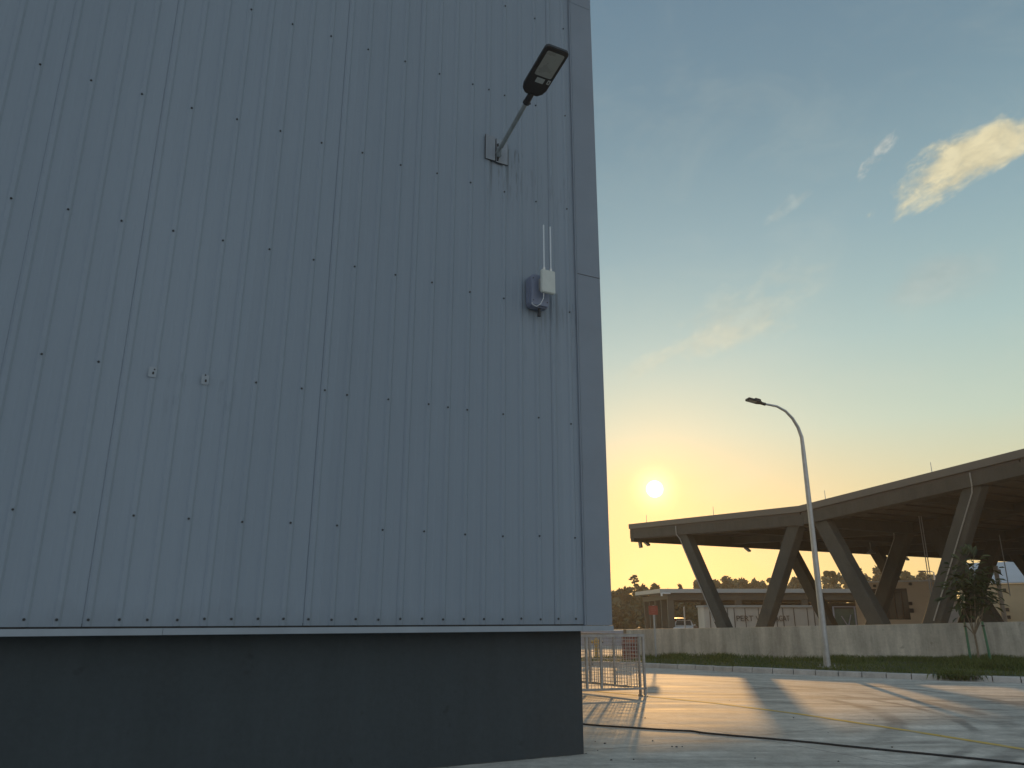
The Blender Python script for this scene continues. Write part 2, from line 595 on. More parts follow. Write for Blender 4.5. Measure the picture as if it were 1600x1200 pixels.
def verge_pt(i, f):
    a, b = KERB[i], BACK[i]
    d = (b - a).to_2d()
    L = max(d.length, 0.5)
    o = 0.18 / L
    q = o + (1 - o) * f
    p = a.to_2d() + d * q
    z = 0.135 + (b.z - 0.135) * f + 0.03 * math.sin(p.x * 2.1) * math.sin(p.y * 1.7) * min(1, f * 4)
    return Vector((p.x, p.y, z))


mb = MB()
NJ = 8
for i in range(NV):
    for j in range(NJ):
        mb.face([verge_pt(i, j / NJ), verge_pt(i + 1, j / NJ), verge_pt(i + 1, (j + 1) / NJ), verge_pt(i, (j + 1) / NJ)])
    # closing face at the back so that the verge is a real raised bed
    p, q = verge_pt(i, 1), verge_pt(i + 1, 1)
    mb.face([p, q, (q.x, q.y, 0), (p.x, p.y, 0)])
tag(mb.build('verge_soil', M['soil'], smooth=True), kind='structure')

mb = MB()
rg = random.Random(5)


def tuft_density(u):
    return 1


def blade(p, h, w, lean):
    a = rg.uniform(0, 2 * PI)
    dx, dy = math.cos(a), math.sin(a)
    la = rg.uniform(0, 2 * PI)
    lx, ly = math.cos(la) * lean, math.sin(la) * lean
    s = Vector((dx * w / 2, dy * w / 2, 0))
    m_ = p + Vector((lx * .4, ly * .4, h * .6))
    t_ = p + Vector((lx, ly, h))
    mb.face([p - s, p + s, m_ + s * .6, t_, m_ - s * .6])


for _ in range(26000):
    x = rg.random() * (NV - 22)
    i = int(x)
    f = rg.random()
    p = verge_pt(i, f).lerp(verge_pt(i + 1, f), x - i)
    u = 700 + 1600 * x / NV
    tall = 0.06 + 0.07 * rg.random()
    if f > 0.72:
        tall += 0.10 * rg.random()
    if u < 990:
        tall *= 0.6
    blade(p - Vector((0, 0, 0.02)), tall, rg.uniform(.012, .028), tall * 0.5)
# taller clumps round the sapling, at the wall foot and spilling over the kerb
for (u0, u1, f0, f1, n, h0, h1) in ((1480, 1610, .35, 1.0, 4500, .10, .28), (1105, 1150, .6, 1, 500, .1, .26), (1035, 1080, .5, 1, 500, .08, .22),
                                    (1290, 1345, .6, 1, 700, .1, .24), (1300, 1600, .86, 1, 1800, .1, .22), (1460, 1530, 0, .12, 350, .08, .16),
                                    (1610, 1800, .4, 1, 2500, .1, .28)):
    for _ in range(n):
        u = rg.gauss((u0 + u1) / 2, (u1 - u0) / 4)
        x = min(max((u - 700) / 1600 * NV, 0), NV - 1.01)
        i = int(x)
        f = rg.uniform(f0, f1)
        p = verge_pt(i, f).lerp(verge_pt(i + 1, f), x - i)
        h = rg.uniform(h0, h1)
        blade(p - Vector((0, 0, 0.02)), h, rg.uniform(.012, .03), h * 0.6)
tag(mb.build('verge_grass', M['grass']), kind='stuff')
# runners of the grass that hang over the kerb stones
mb = MB()
for _ in range(230):
    u = rg.gauss(1497, 17)
    x = (u - 700) / 1600 * NV
    i = int(x)
    a = KERB[i].lerp(KERB[i + 1], x - i)
    d = (KERB[i + 1] - KERB[i]).normalized()
    out = Vector((d.y, -d.x, 0))
    if out.y > 0:
        out = -out
    p = a - out * rg.uniform(.02, .2) + Vector((0, 0, .15))
    L = rg.uniform(.08, .3)
    sw = d * rg.uniform(-.12, .12)
    q = a + out * (.02 + .12 * rg.random()) + sw + Vector((0, 0, .15 - min(L, .14)))
    s = d * rg.uniform(.006, .014)
    mm = p.lerp(q, .5) + Vector((0, 0, .06))
    mb.face([p - s, p + s, mm + s, q, mm - s])
tag(mb.build('trailing_grass', M['grass']), kind='stuff')

# yellow line on the yard, its paint worn
mb = MB()
yl = [ground(*q) for q in ((820, 1066), (880, 1073), (937, 1080.5), (1009, 1088), (1119, 1099), (1250, 1116), (1420, 1142), (1600, 1171), (1750, 1197), (1900, 1226))]
fine = []
for a, b in zip(yl, yl[1:]):
    for k in range(12):
        fine.append(a.lerp(b, k / 12))
for a, b in zip(fine, fine[1:]):
    d = (b - a).normalized()
    s = Vector((-d.y, d.x, 0)) * 0.07
    z = Vector((0, 0, .004))
    mb.face([a - s + z, b - s + z, b + s + z, a + s + z])


def worn_yellow():
    m, t, b = new_mat('worn_yellow_line_paint')
    tc = t.add('ShaderNodeTexCoord').outputs['Object']
    f = t.mapr(t.noise(tc, 2.0, 6, 0.7), 0.46, 0.72, 0, 1)
    t.put(b.inputs['Base Color'], t.mix(f, (0.60, 0.42, 0.12, 1), (0.44, 0.38, 0.28, 1)))
    b.inputs['Roughness'].default_value = 0.85
    b.inputs['Specular IOR Level'].default_value = 0.1
    return m


tag(mb.build('yellow_line', worn_yellow()), kind='structure')

# white bay lines on the far part of the yard
mb = MB()
for (u0, u1, v) in ((912, 935, 1019), (941, 955, 1018.5), (961, 974, 1014)):
    a, b = ground(u0, v), ground(u1, v)
    mb.hexa([a + Vector((0, 0, .001)), b + Vector((0, 0, .001)), b + Vector((0, .16, .001)), a + Vector((0, .16, .001)),
             a + Vector((0, 0, .004)), b + Vector((0, 0, .004)), b + Vector((0, .16, .004)), a + Vector((0, .16, .004))])
tag(mb.build('bay_lines', M['capping']), kind='structure')

# ------------------------------------------------------------------ warehouse

wh = empty('warehouse', CORNER, AZ, 'grey ribbed metal warehouse on a charcoal plinth, filling the left side', 'building')
TOPZ, LEN, DEP = 13.2, 24.0, 18.0
S0 = -0.245
PITCHR = 0.2535


def rib_profile(s_from, s_to):
    """(s, proud) from right to left"""
    pts = [(s_to, 0.0)]
    i = 0
    while True:
        c = S0 - PITCHR * i
        if c - 0.06 < s_from:
            break
        pts += [(c + 0.040, 0.0), (c + 0.019, 0.016), (c - 0.019, 0.016), (c - 0.040, 0.0)]
        if i % 4 == 1:       # sheet lap: a narrow open joint beside the rib
            dp = (-.0065, -.0015, -.003, -.0075, -.001, -.0045, -.002)[(i // 4) % 7]
            wd = .0043 if dp < -.004 else .003
            pts += [(c - 0.0425, dp), (c - 0.0425 - wd, dp), (c - 0.0437 - wd, 0.0016)]
        # two faint stiffening creases in the pan
        for q in (0.127,):
            pts += [(c - q + 0.02, 0.0), (c - q, 0.002), (c - q - 0.02, 0.0)]
        i += 1
    pts.append((s_from, 0.0))
    return pts


prof = rib_profile(-LEN, -0.10)
mb = MB()
Z0, Z1 = 1.512, TOPZ
# slightly irregular sheets: several heights so that the panels can oil-can
zs = [Z0, 2.55, 4.06, 5.65, 7.24, 8.83, 10.42, Z1]
rgw = random.Random(3)
cols = []
for (s, o) in prof:
    cols.append([Vector((s, -OFF - o, z)) for z in zs])
for a, b in zip(cols, cols[1:]):
    for k in range(len(zs) - 1):
        mb.face([b[k], a[k], a[k + 1], b[k + 1]])


def screw(s, z, r=0.0092):
    n = 8
    for (r0, h0, r1, h1) in ((r * 1.25, 0.0, r * 1.25, 0.006), (r, 0.006, r * .8, 0.015)):
        ring0 = [Vector((s + r0 * math.cos(2 * PI * k / n), -OFF - .0165 - h0, z + r0 * math.sin(2 * PI * k / n))) for k in range(n)]
        ring1 = [Vector((s + r1 * math.cos(2 * PI * k / n), -OFF - .0165 - h1, z + r1 * math.sin(2 * PI * k / n))) for k in range(n)]
        for k in range(n):
            k2 = (k + 1) % n
            mb.face([ring0[k], ring0[k2], ring1[k2], ring1[k]], 1)
        mb.face(ring1[::-1], 1)


for i in range(40):                       # bottom row: every rib
    screw(S0 - PITCHR * i + rgw.uniform(-.008, .008), 1.575 + rgw.uniform(-.006, .006), .0105)
rows = {2.545: [(0, 1, 2, 3, 4, 5, 6), 0], 4.06: None, 5.65: None, 7.24: None, 8.83: None, 10.42: None, 12.0: None}
for z in (2.545, 4.06, 5.65, 7.24, 8.83, 10.42, 12.0):
    for i in range(0, 46):
        extra = (z == 2.545 and i == 6) or (z == 4.06 and i in (7, 10, 13)) or (z == 8.83 and i == 5)
        if i % 2 == 0 or extra:
            s = S0 - PITCHR * i + rgw.uniform(-.012, .012)
            screw(s, z + rgw.uniform(-.015, .015))
o = mb.build('front_cladding', [M['clad'], M['screw']], wh)

# two repair patches with sealant
for (u, v) in ((238, 582), (320, 594)):
    s, z = wallpt(u, v, OFF)
    mb = MB()
    mb.prism(rounded(0.075, 0.11, 0.012, 3), frame((s, -OFF - .021, z), (1, 0, 0), (0, 0, 1), (0, -1, 0)), 0.004)
    mb.prism(rounded(0.018, 0.03, 0.008, 3), frame((s + .008, -OFF - .0255, z - .012), (1, 0, 0), (0, 0, 1), (0, -1, 0)), 0.003, 1)
    mb.build('sealant_patch', [M['trim'], M['seam']], wh)

# plinth
mb = MB()
mb.box((-LEN, 0, -0.05), (0, DEP, 1.47))
mb.build('plinth', M['plinth'], wh, bevel=0.012)
# a thin rough mortar fillet where plinth meets the yard
mb = MB()
fil = []
x = -9.0
while x < 0.03:
    fil.append((x, rgw.uniform(.006, .028), rgw.uniform(.003, .010)))
    x += rgw.uniform(.04, .16)
fil.append((.03, .02, .008))
for (xa, wa, ha), (xb, wb, hb_) in zip(fil, fil[1:]):
    mb.face([(xa, -wa, .001), (xb, -wb, .001), (xb, -wb * .4, hb_ * .8), (xa, -wa * .4, ha * .8)])
    mb.face([(xa, -wa * .4, ha * .8), (xb, -wb * .4, hb_ * .8), (xb, .003, hb_), (xa, .003, ha)])
mb.build('mortar_fillet', M['stone'], wh)

# bottom drip trim in lengths, with a lap at each joint
mb = MB()
edges = [-LEN, -15.0, -9.5, -4.92, -0.17, 0.30]
for a, b in zip(edges, edges[1:]):
    g = 0.002
    mb.box((a + g, -OFF - .030, 1.432), (b - g, -OFF + .008, 1.494))
    mb.box((a + g, -OFF + .010, 1.432), (b - g, -.002, 1.440))     # soffit strip back to the plinth
mb.build('drip_trim', M['trim'], wh)
mb = MB()
mb.box((-LEN, -OFF + .004, 1.475), (-.1, -OFF + .012, 1.54))
mb.build('backing_strip', M['seam'], wh)

# corner flashing, two lengths lapped at about 6.2 m
CE = 0.285
mb = MB()
for (a, b, p) in ((1.50, 6.27, 0.024), (6.262, 11.0, 0.027), (10.99, TOPZ, 0.030)):
    mb.box((-0.10, -OFF - p, a), (CE, -OFF + 0.004, b))
    mb.box((CE - .004, -OFF + .006, a), (CE + p - .02, 0.35, b))
    # return lip over the last sheet
    mb.box((-0.128, -OFF - p - .006, a), (-0.108, -OFF + .002, b))
mb.build('corner_flashing', M['flash'], wh)
mb = MB()
mb.box((-0.107, -OFF - .012, 1.51), (-0.1005, -OFF + .002, TOPZ))
mb.box((-0.095, -OFF - .0268, 6.255), (CE - .002, -OFF - .0235, 6.2618))
mb.build('flashing_joint', M['seam'], wh)
# side and rear walls, roof: what a viewer who steps round the corner would see
mb = MB()
y = 0.36
while y < DEP:
    for (a, b, o_) in ((0, .1, 0), (.1, .12, .02), (.12, .16, .02), (.16, .18, 0), (.18, PITCHR, 0)):
        pass
    mb.face([(CE, y, Z0), (CE, y + .18, Z0), (CE, y + .18, Z1), (CE, y, Z1)])
    mb.face([(CE, y + .18, Z0), (CE + .02, y + .20, Z0), (CE + .02, y + .20, Z1), (CE, y + .18, Z1)])
    mb.face([(CE + .02, y + .20, Z0), (CE + .02, y + .235, Z0), (CE + .02, y + .235, Z1), (CE + .02, y + .20, Z1)])
    mb.face([(CE + .02, y + .235, Z0), (CE, y + PITCHR, Z0), (CE, y + PITCHR, Z1), (CE + .02, y + .235, Z1)])
    y += PITCHR
mb.face([(-LEN, -OFF, Z0), (-LEN, DEP, Z0), (-LEN, DEP, Z1), (-LEN, -OFF, Z1)])
mb.face([(-LEN, DEP, Z0), (CE, DEP, Z0), (CE, DEP, Z1), (-LEN, DEP, Z1)])
mb.face([(-LEN, -OFF + .02, 1.4445), (CE - .01, -OFF + .02, 1.4445), (CE - .01, DEP, 1.4445), (-LEN, DEP, 1.4445)])
mb.build('side_cladding', M['trim'], wh)
mb = MB()
mb.hexa([(-LEN - .1, -OFF - .15, TOPZ), (CE + .15, -OFF - .15, TOPZ), (CE + .15, DEP, TOPZ), (-LEN - .1, DEP, TOPZ),
         (-LEN - .1, -OFF - .15, TOPZ + .25), (CE + .15, -OFF - .15, TOPZ + .25), (CE + .15, DEP, TOPZ + 1.2), (-LEN - .1, DEP, TOPZ + 1.2)])
mb.build('roof', M['flash'], wh)

# ------------------------------------------------------------------ things on the warehouse wall
WROT = Matrix.Translation(CORNER) @ Matrix.Rotation(AZ, 4, 'Z')


def wall_world(s, off, z):
    return WROT @ Vector((s, -off, z))


def in_wall_plane(u, v, s):
    """pixel -> (off, z) in the vertical plane square to the wall through s"""
    d = ray(u, v)
    P = CORNER + E1 * s
    t = (P.x * E1.x + P.y * E1.y) / (d.x * E1.x + d.y * E1.y)
    q = d * t
    return (q - P).to_2d().dot(E2.to_2d()), q.z + EYE


sA, zA = wallpt(777, 238, OFF + .02)
wl = empty('wall_lamp', wall_world(sA, OFF, zA), AZ, 'black flat LED floodlight head on a slanting grey arm bracketed high on the warehouse wall', 'lamp')


def LP(s, off, z):        # wall coords -> lamp local
    return Vector((s - sA, -(off - OFF), z - zA))


o1, z1 = in_wall_plane(827, 152, sA)
o2, z2 = in_wall_plane(838, 138, sA)
mb = MB()
p0, p1 = LP(sA, OFF - .01, zA - .03), LP(sA, o1, z1)
mb.tube([p0, p1], 0.030, 14)
mb.build('arm', M['armsteel'], wl, smooth=True)
d = (p1 - p0).normalized()
mb = MB()
mb.tube([p1 - d * .10, p1 - d * .09, p1 + d * .07], [.044, .044, .040], 14)
mb.tube([p1 - d * .10, p1 - d * .075], [.050, .050], 8)
mb.beam(p1 - d * .085 + Vector((.045, 0, 0)), p1 - d * .085 + Vector((.062, 0, 0)), .02, .02)
mb.build('collar', M['black'], wl, smooth=True)
# head: its length runs along the arm, a bit flatter
oe, ze = in_wall_plane(873, 77, sA)
pe = LP(sA, oe, ze)
hd = (pe - p1).normalized()
hx = Vector((1, 0, 0))
hn = hx.cross(hd).normalized()
if hn.z > 0:
    hn = -hn                   # the lit face looks down
W2, L2 = 0.165, (pe - p1).length - .045
side = [(-W2 * .52, 0.0), (-W2 * .86, .05), (-W2, .12), (-W2, L2 - .03), (-W2 + .03, L2), (W2 - .03, L2), (W2, L2 - .03), (W2, .12), (W2 * .86, .05), (W2 * .52, 0.0)]
org = p1 + d * .045
ycross = hd
m4 = frame(org + hn * .012, hx, ycross, -hn)
lh = MB()
lh.prism(side, m4, 0.062)
head = lh.build('lamp_head', M['black'], wl, bevel=0.010)
mb = MB()
mb.prism([(x * .72, .09 + (y - .05) * .86) for x, y in side], frame(org - hn * .045, hx, ycross, -hn), 0.035)
for k in range(5):
    x = -.08 + .04 * k
    mb.box((x - .006, .14, .08), (x + .006, L2 - .12, .10), 0, frame(org - hn * .0, hx, ycross, -hn))
mb.build('driver_housing', M['black'], head, bevel=0.006)
mb = MB()
mb.prism([(x, y + L2 * .675) for x, y in rounded(.245, L2 * .50, .024)], frame(org + hn * .012, hx, ycross, hn), 0.006)
mb.build('lens', M['lens'], head, bevel=.002)
mb = MB()
mb.prism([(x - .0, y + L2 * .335) for x, y in rounded(.115, .075, .004)], frame(org + hn * .0125, hx, ycross, hn), 0.002)
for k in range(3):
    mb.box((-.045, L2 * .335 - .02 + .016 * k, .0021), (.035 - .012 * k, L2 * .335 - .018 + .016 * k, .0026), 1, frame(org + hn * .0125, hx, ycross, hn))
mb.build('sticker', [M['sticker'], M['galv']], head)
mb = MB()
mb.prism([(x + .12, y + L2 * .35) for x, y in rounded(.042, .065, .003)], frame(org + hn * .0125, hx, ycross, hn), 0.002)
mb.prism([(x + .12, y + L2 * .35) for x, y in rounded(.014, .03, .003)], frame(org + hn * .015, hx, ycross, hn), 0.001, 1)
mb.build('sticker', [M['sticker'], M['black']], head)

# the flat bracket sheets sealed to the wall, with blackened sealant round the edge
bp = MB()
for (u0, v0, u1, v1) in ((758.5, 212, 773, 249), (775, 219, 792.5, 256)):
    s0, zt = wallpt(u0, v0, OFF + .02)
    s1, zb = wallpt(u1, v1, OFF + .02)
    zt2 = wallpt(u0, v0 + 2, OFF + .02)[1]
    b0, b1 = min(s0, s1) - sA, max(s0, s1) - sA
    q0, q1 = zb - zA - .03, zt - zA + .02
    bp.box((b0, -.036, q0), (b1, -.021, q1))
    w = .0045
    for (a, b, c, e) in ((b0 - w, b0, q0, q1), (b1, b1 + w * 1.4, q0, q1 - .04), (b0, b1, q0 - w * .8, q0)):
        bp.box((a, -.034, c), (b, -.0205, e), 1)
bp.box((-.012, -.06, -.15), (.004, -.031, .12), 1)
bp.build('base_plate', [M['plate'], M['seam']], wl)
mb = MB()
mb.box((-.02, -.075, -.10), (.02, -.031, .06))
mb.box((-.006, -.16, -.13), (.006, -.075, -.01))
mb.build('bracket', M['armsteel'], wl, bevel=.003)

# blue-grey junction box
sB, zB = wallpt(841, 464, OFF + .02)
s0, _ = wallpt(824.5, 464, OFF + .02)
jb = empty('junction_box', wall_world(-0.79, OFF, 5.80), AZ, 'blue grey box with chamfered top fixed to the warehouse wall behind the white antenna unit', 'box')
mb = MB()
bw, bh = .145, .235
poly = [(-bw, -bh + .03), (-bw + .03, -bh), (bw - .03, -bh), (bw, -bh + .03), (bw, bh - .06), (bw - .05, bh), (-bw + .05, bh), (-bw, bh - .06)]
mb.prism(poly, frame((0, -.022, 0), (1, 0, 0), (0, 0, 1), (0, -1, 0)), .13)
mb.build('body', M['bluebox'], jb, bevel=.012)
mb = MB()
mb.prism([(x * .93, y * .93) for x, y in poly], frame((0, -.1525, 0), (1, 0, 0), (0, 0, 1), (0, -1, 0)), .018)
for sx in (-1, 1):
    for sz in (-1, 1):
        mb.prism(rounded(.02, .02, .009), frame((sx * .105, -.1708, sz * .16), (1, 0, 0), (0, 0, 1), (0, -1, 0)), .004, 1)
mb.build('lid', [M['bluebox'], M['black']], jb, bevel=.004)
mb = MB()
mb.tube([(.02, -.10, -bh + .01), (.02, -.10, -bh - .05), (.025, -.09, -bh - .11)], [.02, .02, .026], 12)
mb.build('cable_gland', M['black'], jb, smooth=True)

# white access point with two whip antennas, standing off the wall in front of the box
ap = empty('access_point', wall_world(-0.62, OFF, 5.88), AZ, 'white rectangular wireless unit with two tall whip antennas on the warehouse wall', 'antenna unit')
ax, ay = -0.125, -.27
mb = MB()
mb.prism(rounded(.21, .33, .02), frame((ax, ay, 0), (1, 0, 0), (0, 0, 1), (0, -1, 0)), .055)
mb.build('case', M['whiteplastic'], ap, bevel=.010, segs=3)
mb = MB()
mb.beam((ax - .02, -.166, -.02), (ax - .02, ay + .002, .0), .06, .09)
mb.box((ax - .07, -.185, -.09), (ax + .04, -.171, .08))
mb.build('mount_bracket', M['galv'], ap, bevel=.004)
for k, xx in enumerate((ax - .055, ax + .05)):
    mb = MB()
    mb.tube([(xx, ay - .028, .16), (xx, ay - .028, .22), (xx, ay - .028, .225), (xx, ay - .028, .83), (xx, ay - .028, .84)],
            [.0125, .0125, .0105, .0105, .004], 12)
    an = mb.build('antenna', M['antenna'], ap, smooth=True)
    mb = MB()
    mb.tube([(xx, ay - .028, .163), (xx, ay - .028, .20)], .016, 12)
    mb.build('ferrule', M['capping'], an, smooth=True)
mb = MB()
mb.tube([(ax - .06, ay - .02, -.16), (ax - .06, ay - .01, -.24), (ax - .08, ay + .03, -.31), (ax - .13, ay + .06, -.345), (ax - .17, ay + .10, -.30), (ax - .17, -.16, -.25)], .006, 8)
mb.build('white_cable', M['antenna'], ap, smooth=True)

# ------------------------------------------------------------------ V-leg canopy
CAN0 = Vector((10.1, 45.0, 0))
cn = empty('canopy', CAN0, AZ, 'brown folded roof on slanted V legs standing behind the concrete wall', 'canopy')


def ztop(k):
    pts = ((-5.0, 7.22), (8.8, 6.70), (19.2, 7.46), (29.0, 8.15))
    for (a, b) in zip(pts, pts[1:]):
        if k <= b[0] or b is pts[-1]:
            return a[1] + (b[1] - a[1]) * (k - a[0]) / (b[0] - a[0])


KS = [-5.0, 8.8, 19.2, 29.0]
MX0, MX1 = -0.45, 52.0
# roof deck: thin sheet with a lighter fascia band
mb = MB()
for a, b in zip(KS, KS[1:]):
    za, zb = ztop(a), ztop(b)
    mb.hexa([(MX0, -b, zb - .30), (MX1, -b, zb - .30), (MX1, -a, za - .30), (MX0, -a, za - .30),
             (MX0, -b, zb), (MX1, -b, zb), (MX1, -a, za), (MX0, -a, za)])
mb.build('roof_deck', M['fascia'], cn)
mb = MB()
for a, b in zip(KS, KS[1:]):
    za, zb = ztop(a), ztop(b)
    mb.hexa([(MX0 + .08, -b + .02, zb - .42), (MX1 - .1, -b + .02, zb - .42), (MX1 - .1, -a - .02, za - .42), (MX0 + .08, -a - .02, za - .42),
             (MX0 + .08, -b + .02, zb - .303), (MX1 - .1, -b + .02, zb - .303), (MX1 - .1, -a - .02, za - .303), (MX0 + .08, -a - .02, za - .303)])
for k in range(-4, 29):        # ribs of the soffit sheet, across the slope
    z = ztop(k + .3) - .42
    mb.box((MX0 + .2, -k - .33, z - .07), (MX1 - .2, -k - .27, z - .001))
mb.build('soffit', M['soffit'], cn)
# frame beams across (along k) at every column row
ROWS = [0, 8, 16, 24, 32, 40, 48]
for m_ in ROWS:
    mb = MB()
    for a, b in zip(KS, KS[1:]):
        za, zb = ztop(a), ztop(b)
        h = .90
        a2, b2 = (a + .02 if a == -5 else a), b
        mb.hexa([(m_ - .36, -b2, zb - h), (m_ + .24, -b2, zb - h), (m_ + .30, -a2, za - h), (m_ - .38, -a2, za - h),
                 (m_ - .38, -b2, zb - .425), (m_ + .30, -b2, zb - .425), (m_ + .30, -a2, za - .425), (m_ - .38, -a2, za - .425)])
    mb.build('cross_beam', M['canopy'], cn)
# long beams along m
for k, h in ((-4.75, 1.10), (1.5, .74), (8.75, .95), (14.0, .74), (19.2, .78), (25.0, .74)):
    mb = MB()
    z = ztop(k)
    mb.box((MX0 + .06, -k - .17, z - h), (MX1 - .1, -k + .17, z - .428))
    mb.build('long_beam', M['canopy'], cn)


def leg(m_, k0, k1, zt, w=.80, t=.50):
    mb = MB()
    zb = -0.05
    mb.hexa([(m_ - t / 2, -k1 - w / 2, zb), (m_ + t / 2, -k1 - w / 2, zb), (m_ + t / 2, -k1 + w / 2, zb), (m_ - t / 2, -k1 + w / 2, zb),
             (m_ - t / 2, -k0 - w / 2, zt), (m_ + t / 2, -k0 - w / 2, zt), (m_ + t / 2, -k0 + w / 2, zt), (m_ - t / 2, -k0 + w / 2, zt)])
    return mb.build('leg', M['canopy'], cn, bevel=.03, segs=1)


LEGS = [(-0.15, 3.15), (8.15, 4.75), (9.75, 12.75), (17.2, 13.9), (19.7, 22.5), (26.8, 23.7)]
for m_ in ROWS[:6]:
    for (k0, k1) in LEGS:
        leg(m_, k0, k1, ztop(k0) - .88)
for m_ in ROWS[:6]:
    for kc in (3.95, 13.35, 23.1):
        mb = MB()
        mb.box((m_ - .5, -kc - 1.4, -.04), (m_ + .5, -kc + 1.6, .32))
        mb.build('footing', M['retwall'], cn, bevel=.03)
# rain pipes on the near face of the front legs


def leg_pipe(k0, k1, m_, dk, zlo, r=.026):
    zt = ztop(k0) - .88
    f = lambda z: k0 + (k1 - k0) * (zt - z) / (zt + .05)
    mb = MB()
    y = m_ - .50 / 2 - .05
    mb.tube([(m_ - .44, -(k0 + dk), zt + .50), (m_ - .44, -(k0 + dk), zt + .02), (y, -(f(zt - .25) + dk), zt - .25), (y, -(f(zlo) + dk), zlo)], r, 8)
    mb.build('rain_pipe', M['pipe'], cn, smooth=True)


leg_pipe(-0.15, 3.15, 0, -.25, 1.35)
leg_pipe(17.2, 13.9, 0, .12, 1.45)
leg_pipe(8.15, 4.75, 8, -.36, 2.6, .022)
# lightning rods
for (u, v, k) in ((1018, 815, -3.9), (1126, 800, 2.2), (1281, 780, 9.9), (1464, 730, 15.4)):
    mb = MB()
    mb.tube([(.15, -k, ztop(k) - .01), (.15, -k, ztop(k) + .55)], [.018, .012], 6)
    mb.build('lightning_rod', M['paintpole'], cn)

# floodlights hung under the roof edge and cables, each a thing


def flood(u, v, Y, yaw, tilt, label):
    p = at(u, v, Y)
    e = empty('floodlight', p, yaw, label, 'floodlight', 'floodlights under the canopy')
    mb = MB()
    mt = Matrix.Rotation(tilt, 4, 'Y')
    mb.box((-.24, -.13, -.06), (.24, .13, .06), 0, mt)
    for k in range(4):
        mb.box((-.2 + .1 * k, -.11, .06), (-.17 + .1 * k, .11, .09), 0, mt)
    mb.build('lamp_body', M['black'], e, bevel=.01)
    mb = MB()
    mb.tube([(0, -.15, 0), (0, -.15, .24), (0, .15, .24), (0, .15, 0)], .018, 6)
    mb.tube([(0, 0, .24), (0, 0, .46)], .02, 6)
    mb.build('yoke', M['black'], e)
    mb = MB()
    mb.box((-.21, -.11, -.066), (.21, .11, -.0605), 0, mt)
    mb.build('glass', M['lens'], e)


flood(1000.5, 850, 49.3, AZ, R(80), 'small floodlight hanging straight down at the tip of the canopy')
flood(1010, 848.5, 49.5, AZ, R(35), 'tilted floodlight just right of the one at the canopy tip')
flood(1168, 858.5, 56.0, AZ, R(30), 'tilted floodlight under the canopy edge between the first two legs')
flood(1416, 872.5, 64.5, AZ, R(30), 'tilted floodlight under the canopy in the gap left of the sapling')
# bell lamp under the soffit
p = at(1361, 862, 52)
e = empty('pendant_lamp', p, 0, 'pale bell shaped lamp hanging from the canopy ceiling', 'lamp')
mb = MB()
mb.lathe([(.30, -.12), (.27, -.06), (.12, .06), (.06, .16), (.03, .22), (.02, .6)], seg=16)
mb.build('shade', M['galv'], e, smooth=True)
# hanging wires
for (u0, v0, u1, v1, Y, lab) in ((1441.5, 845, 1447.5, 908, 38.0, 'left one of two thin wires hanging below the canopy'),
                                 (1445.0, 845, 1452.0, 908, 38.0, 'right one of two thin wires hanging below the canopy'),
                                 (1568, 873, 1575, 912, 40.0, 'single thin wire hanging left of the grey roof at the right edge')):
    a, b = at(u0, v0, Y), at(u1, v1, Y)
    b = Vector((a.x, a.y, b.z - (1.2 if u0 < 1500 else .6)))
    a = Vector((a.x, a.y, a.z + 1.2))
    mb = MB()
    mb.tube([a, a.lerp(b, .5) + Vector((.01, 0, 0)), b], .022, 6)
    tag(mb.build('hanging_wire', M['galv']), lab, 'wire', 'wires hanging from the canopy')

# ------------------------------------------------------------------ concrete boundary wall in front of the canopy
mb = MB()
WPX = [(982.5, 984.0), (1025, 982.3), (1130, 981.0), (1250, 978.6), (1420, 975.3), (1600, 971.5), (1900, 966), (2300, 960)]


def wall_top(u, Y):
    for a, b in zip(WPX, WPX[1:]):
        if a[0] <= u <= b[0]:
            return at(u, a[1] + (b[1] - a[1]) * (u - a[0]) / (b[0] - a[0]), Y).z


i0 = int((984 - 700) / 1600 * NV)
wp = []
for i in range(i0, NV + 1):
    p = BACK[i]
    d = Vector((p.x, p.y, p.z - EYE))
    u = 800 + 1200 * p.x / (p.y * CP + (p.z - EYE) * SP)
    u = min(max(u, 983), 2299)
    wp.append((p, wall_top(u, p.y)))
T = .2
for (a, za), (b, zb) in zip(wp, wp[1:]):
    d = (b - a)
    nn = Vector((-d.y, d.x, 0)).normalized()
    if nn.y < 0:
        nn = -nn
    n2 = nn * T
    mb.face([(a.x, a.y, -.05), (b.x, b.y, -.05), (b.x, b.y, zb), (a.x, a.y, za)])
    mb.face([(a.x, a.y, za), (b.x, b.y, zb), (b.x + n2.x, b.y + n2.y, zb), (a.x + n2.x, a.y + n2.y, za)])
    mb.face([(b.x + n2.x, b.y + n2.y, -.05), (a.x + n2.x, a.y + n2.y, -.05), (a.x + n2.x, a.y + n2.y, za), (b.x + n2.x, b.y + n2.y, zb)])
for (a, za), sgn in ((wp[0], 1), (wp[-1], -1)):
    mb.face([(a.x, a.y, -.05), (a.x, a.y, za), (a.x + .07, a.y + T, za), (a.x + .07, a.y + T, -.05)])
tag(mb.build('concrete_wall', M['retwall']), 'long low stained concrete wall behind the grass verge', 'wall')

# low lilac wall beyond the mesh barriers
bw_ = empty('boundary_wall', ground(940, 1009.0), R(2), 'low pale lilac wall with white capping seen beyond the mesh barriers', 'wall')
mb = MB()
mb.box((-14, 0, -.02), (9.5, .22, .80))
mb.build('wall_panel', M['lilac'], bw_)
mb = MB()
mb.box((-14, -.04, .802), (9.5, .26, .87))
mb.build('capping', M['capping'], bw_, bevel=.01)

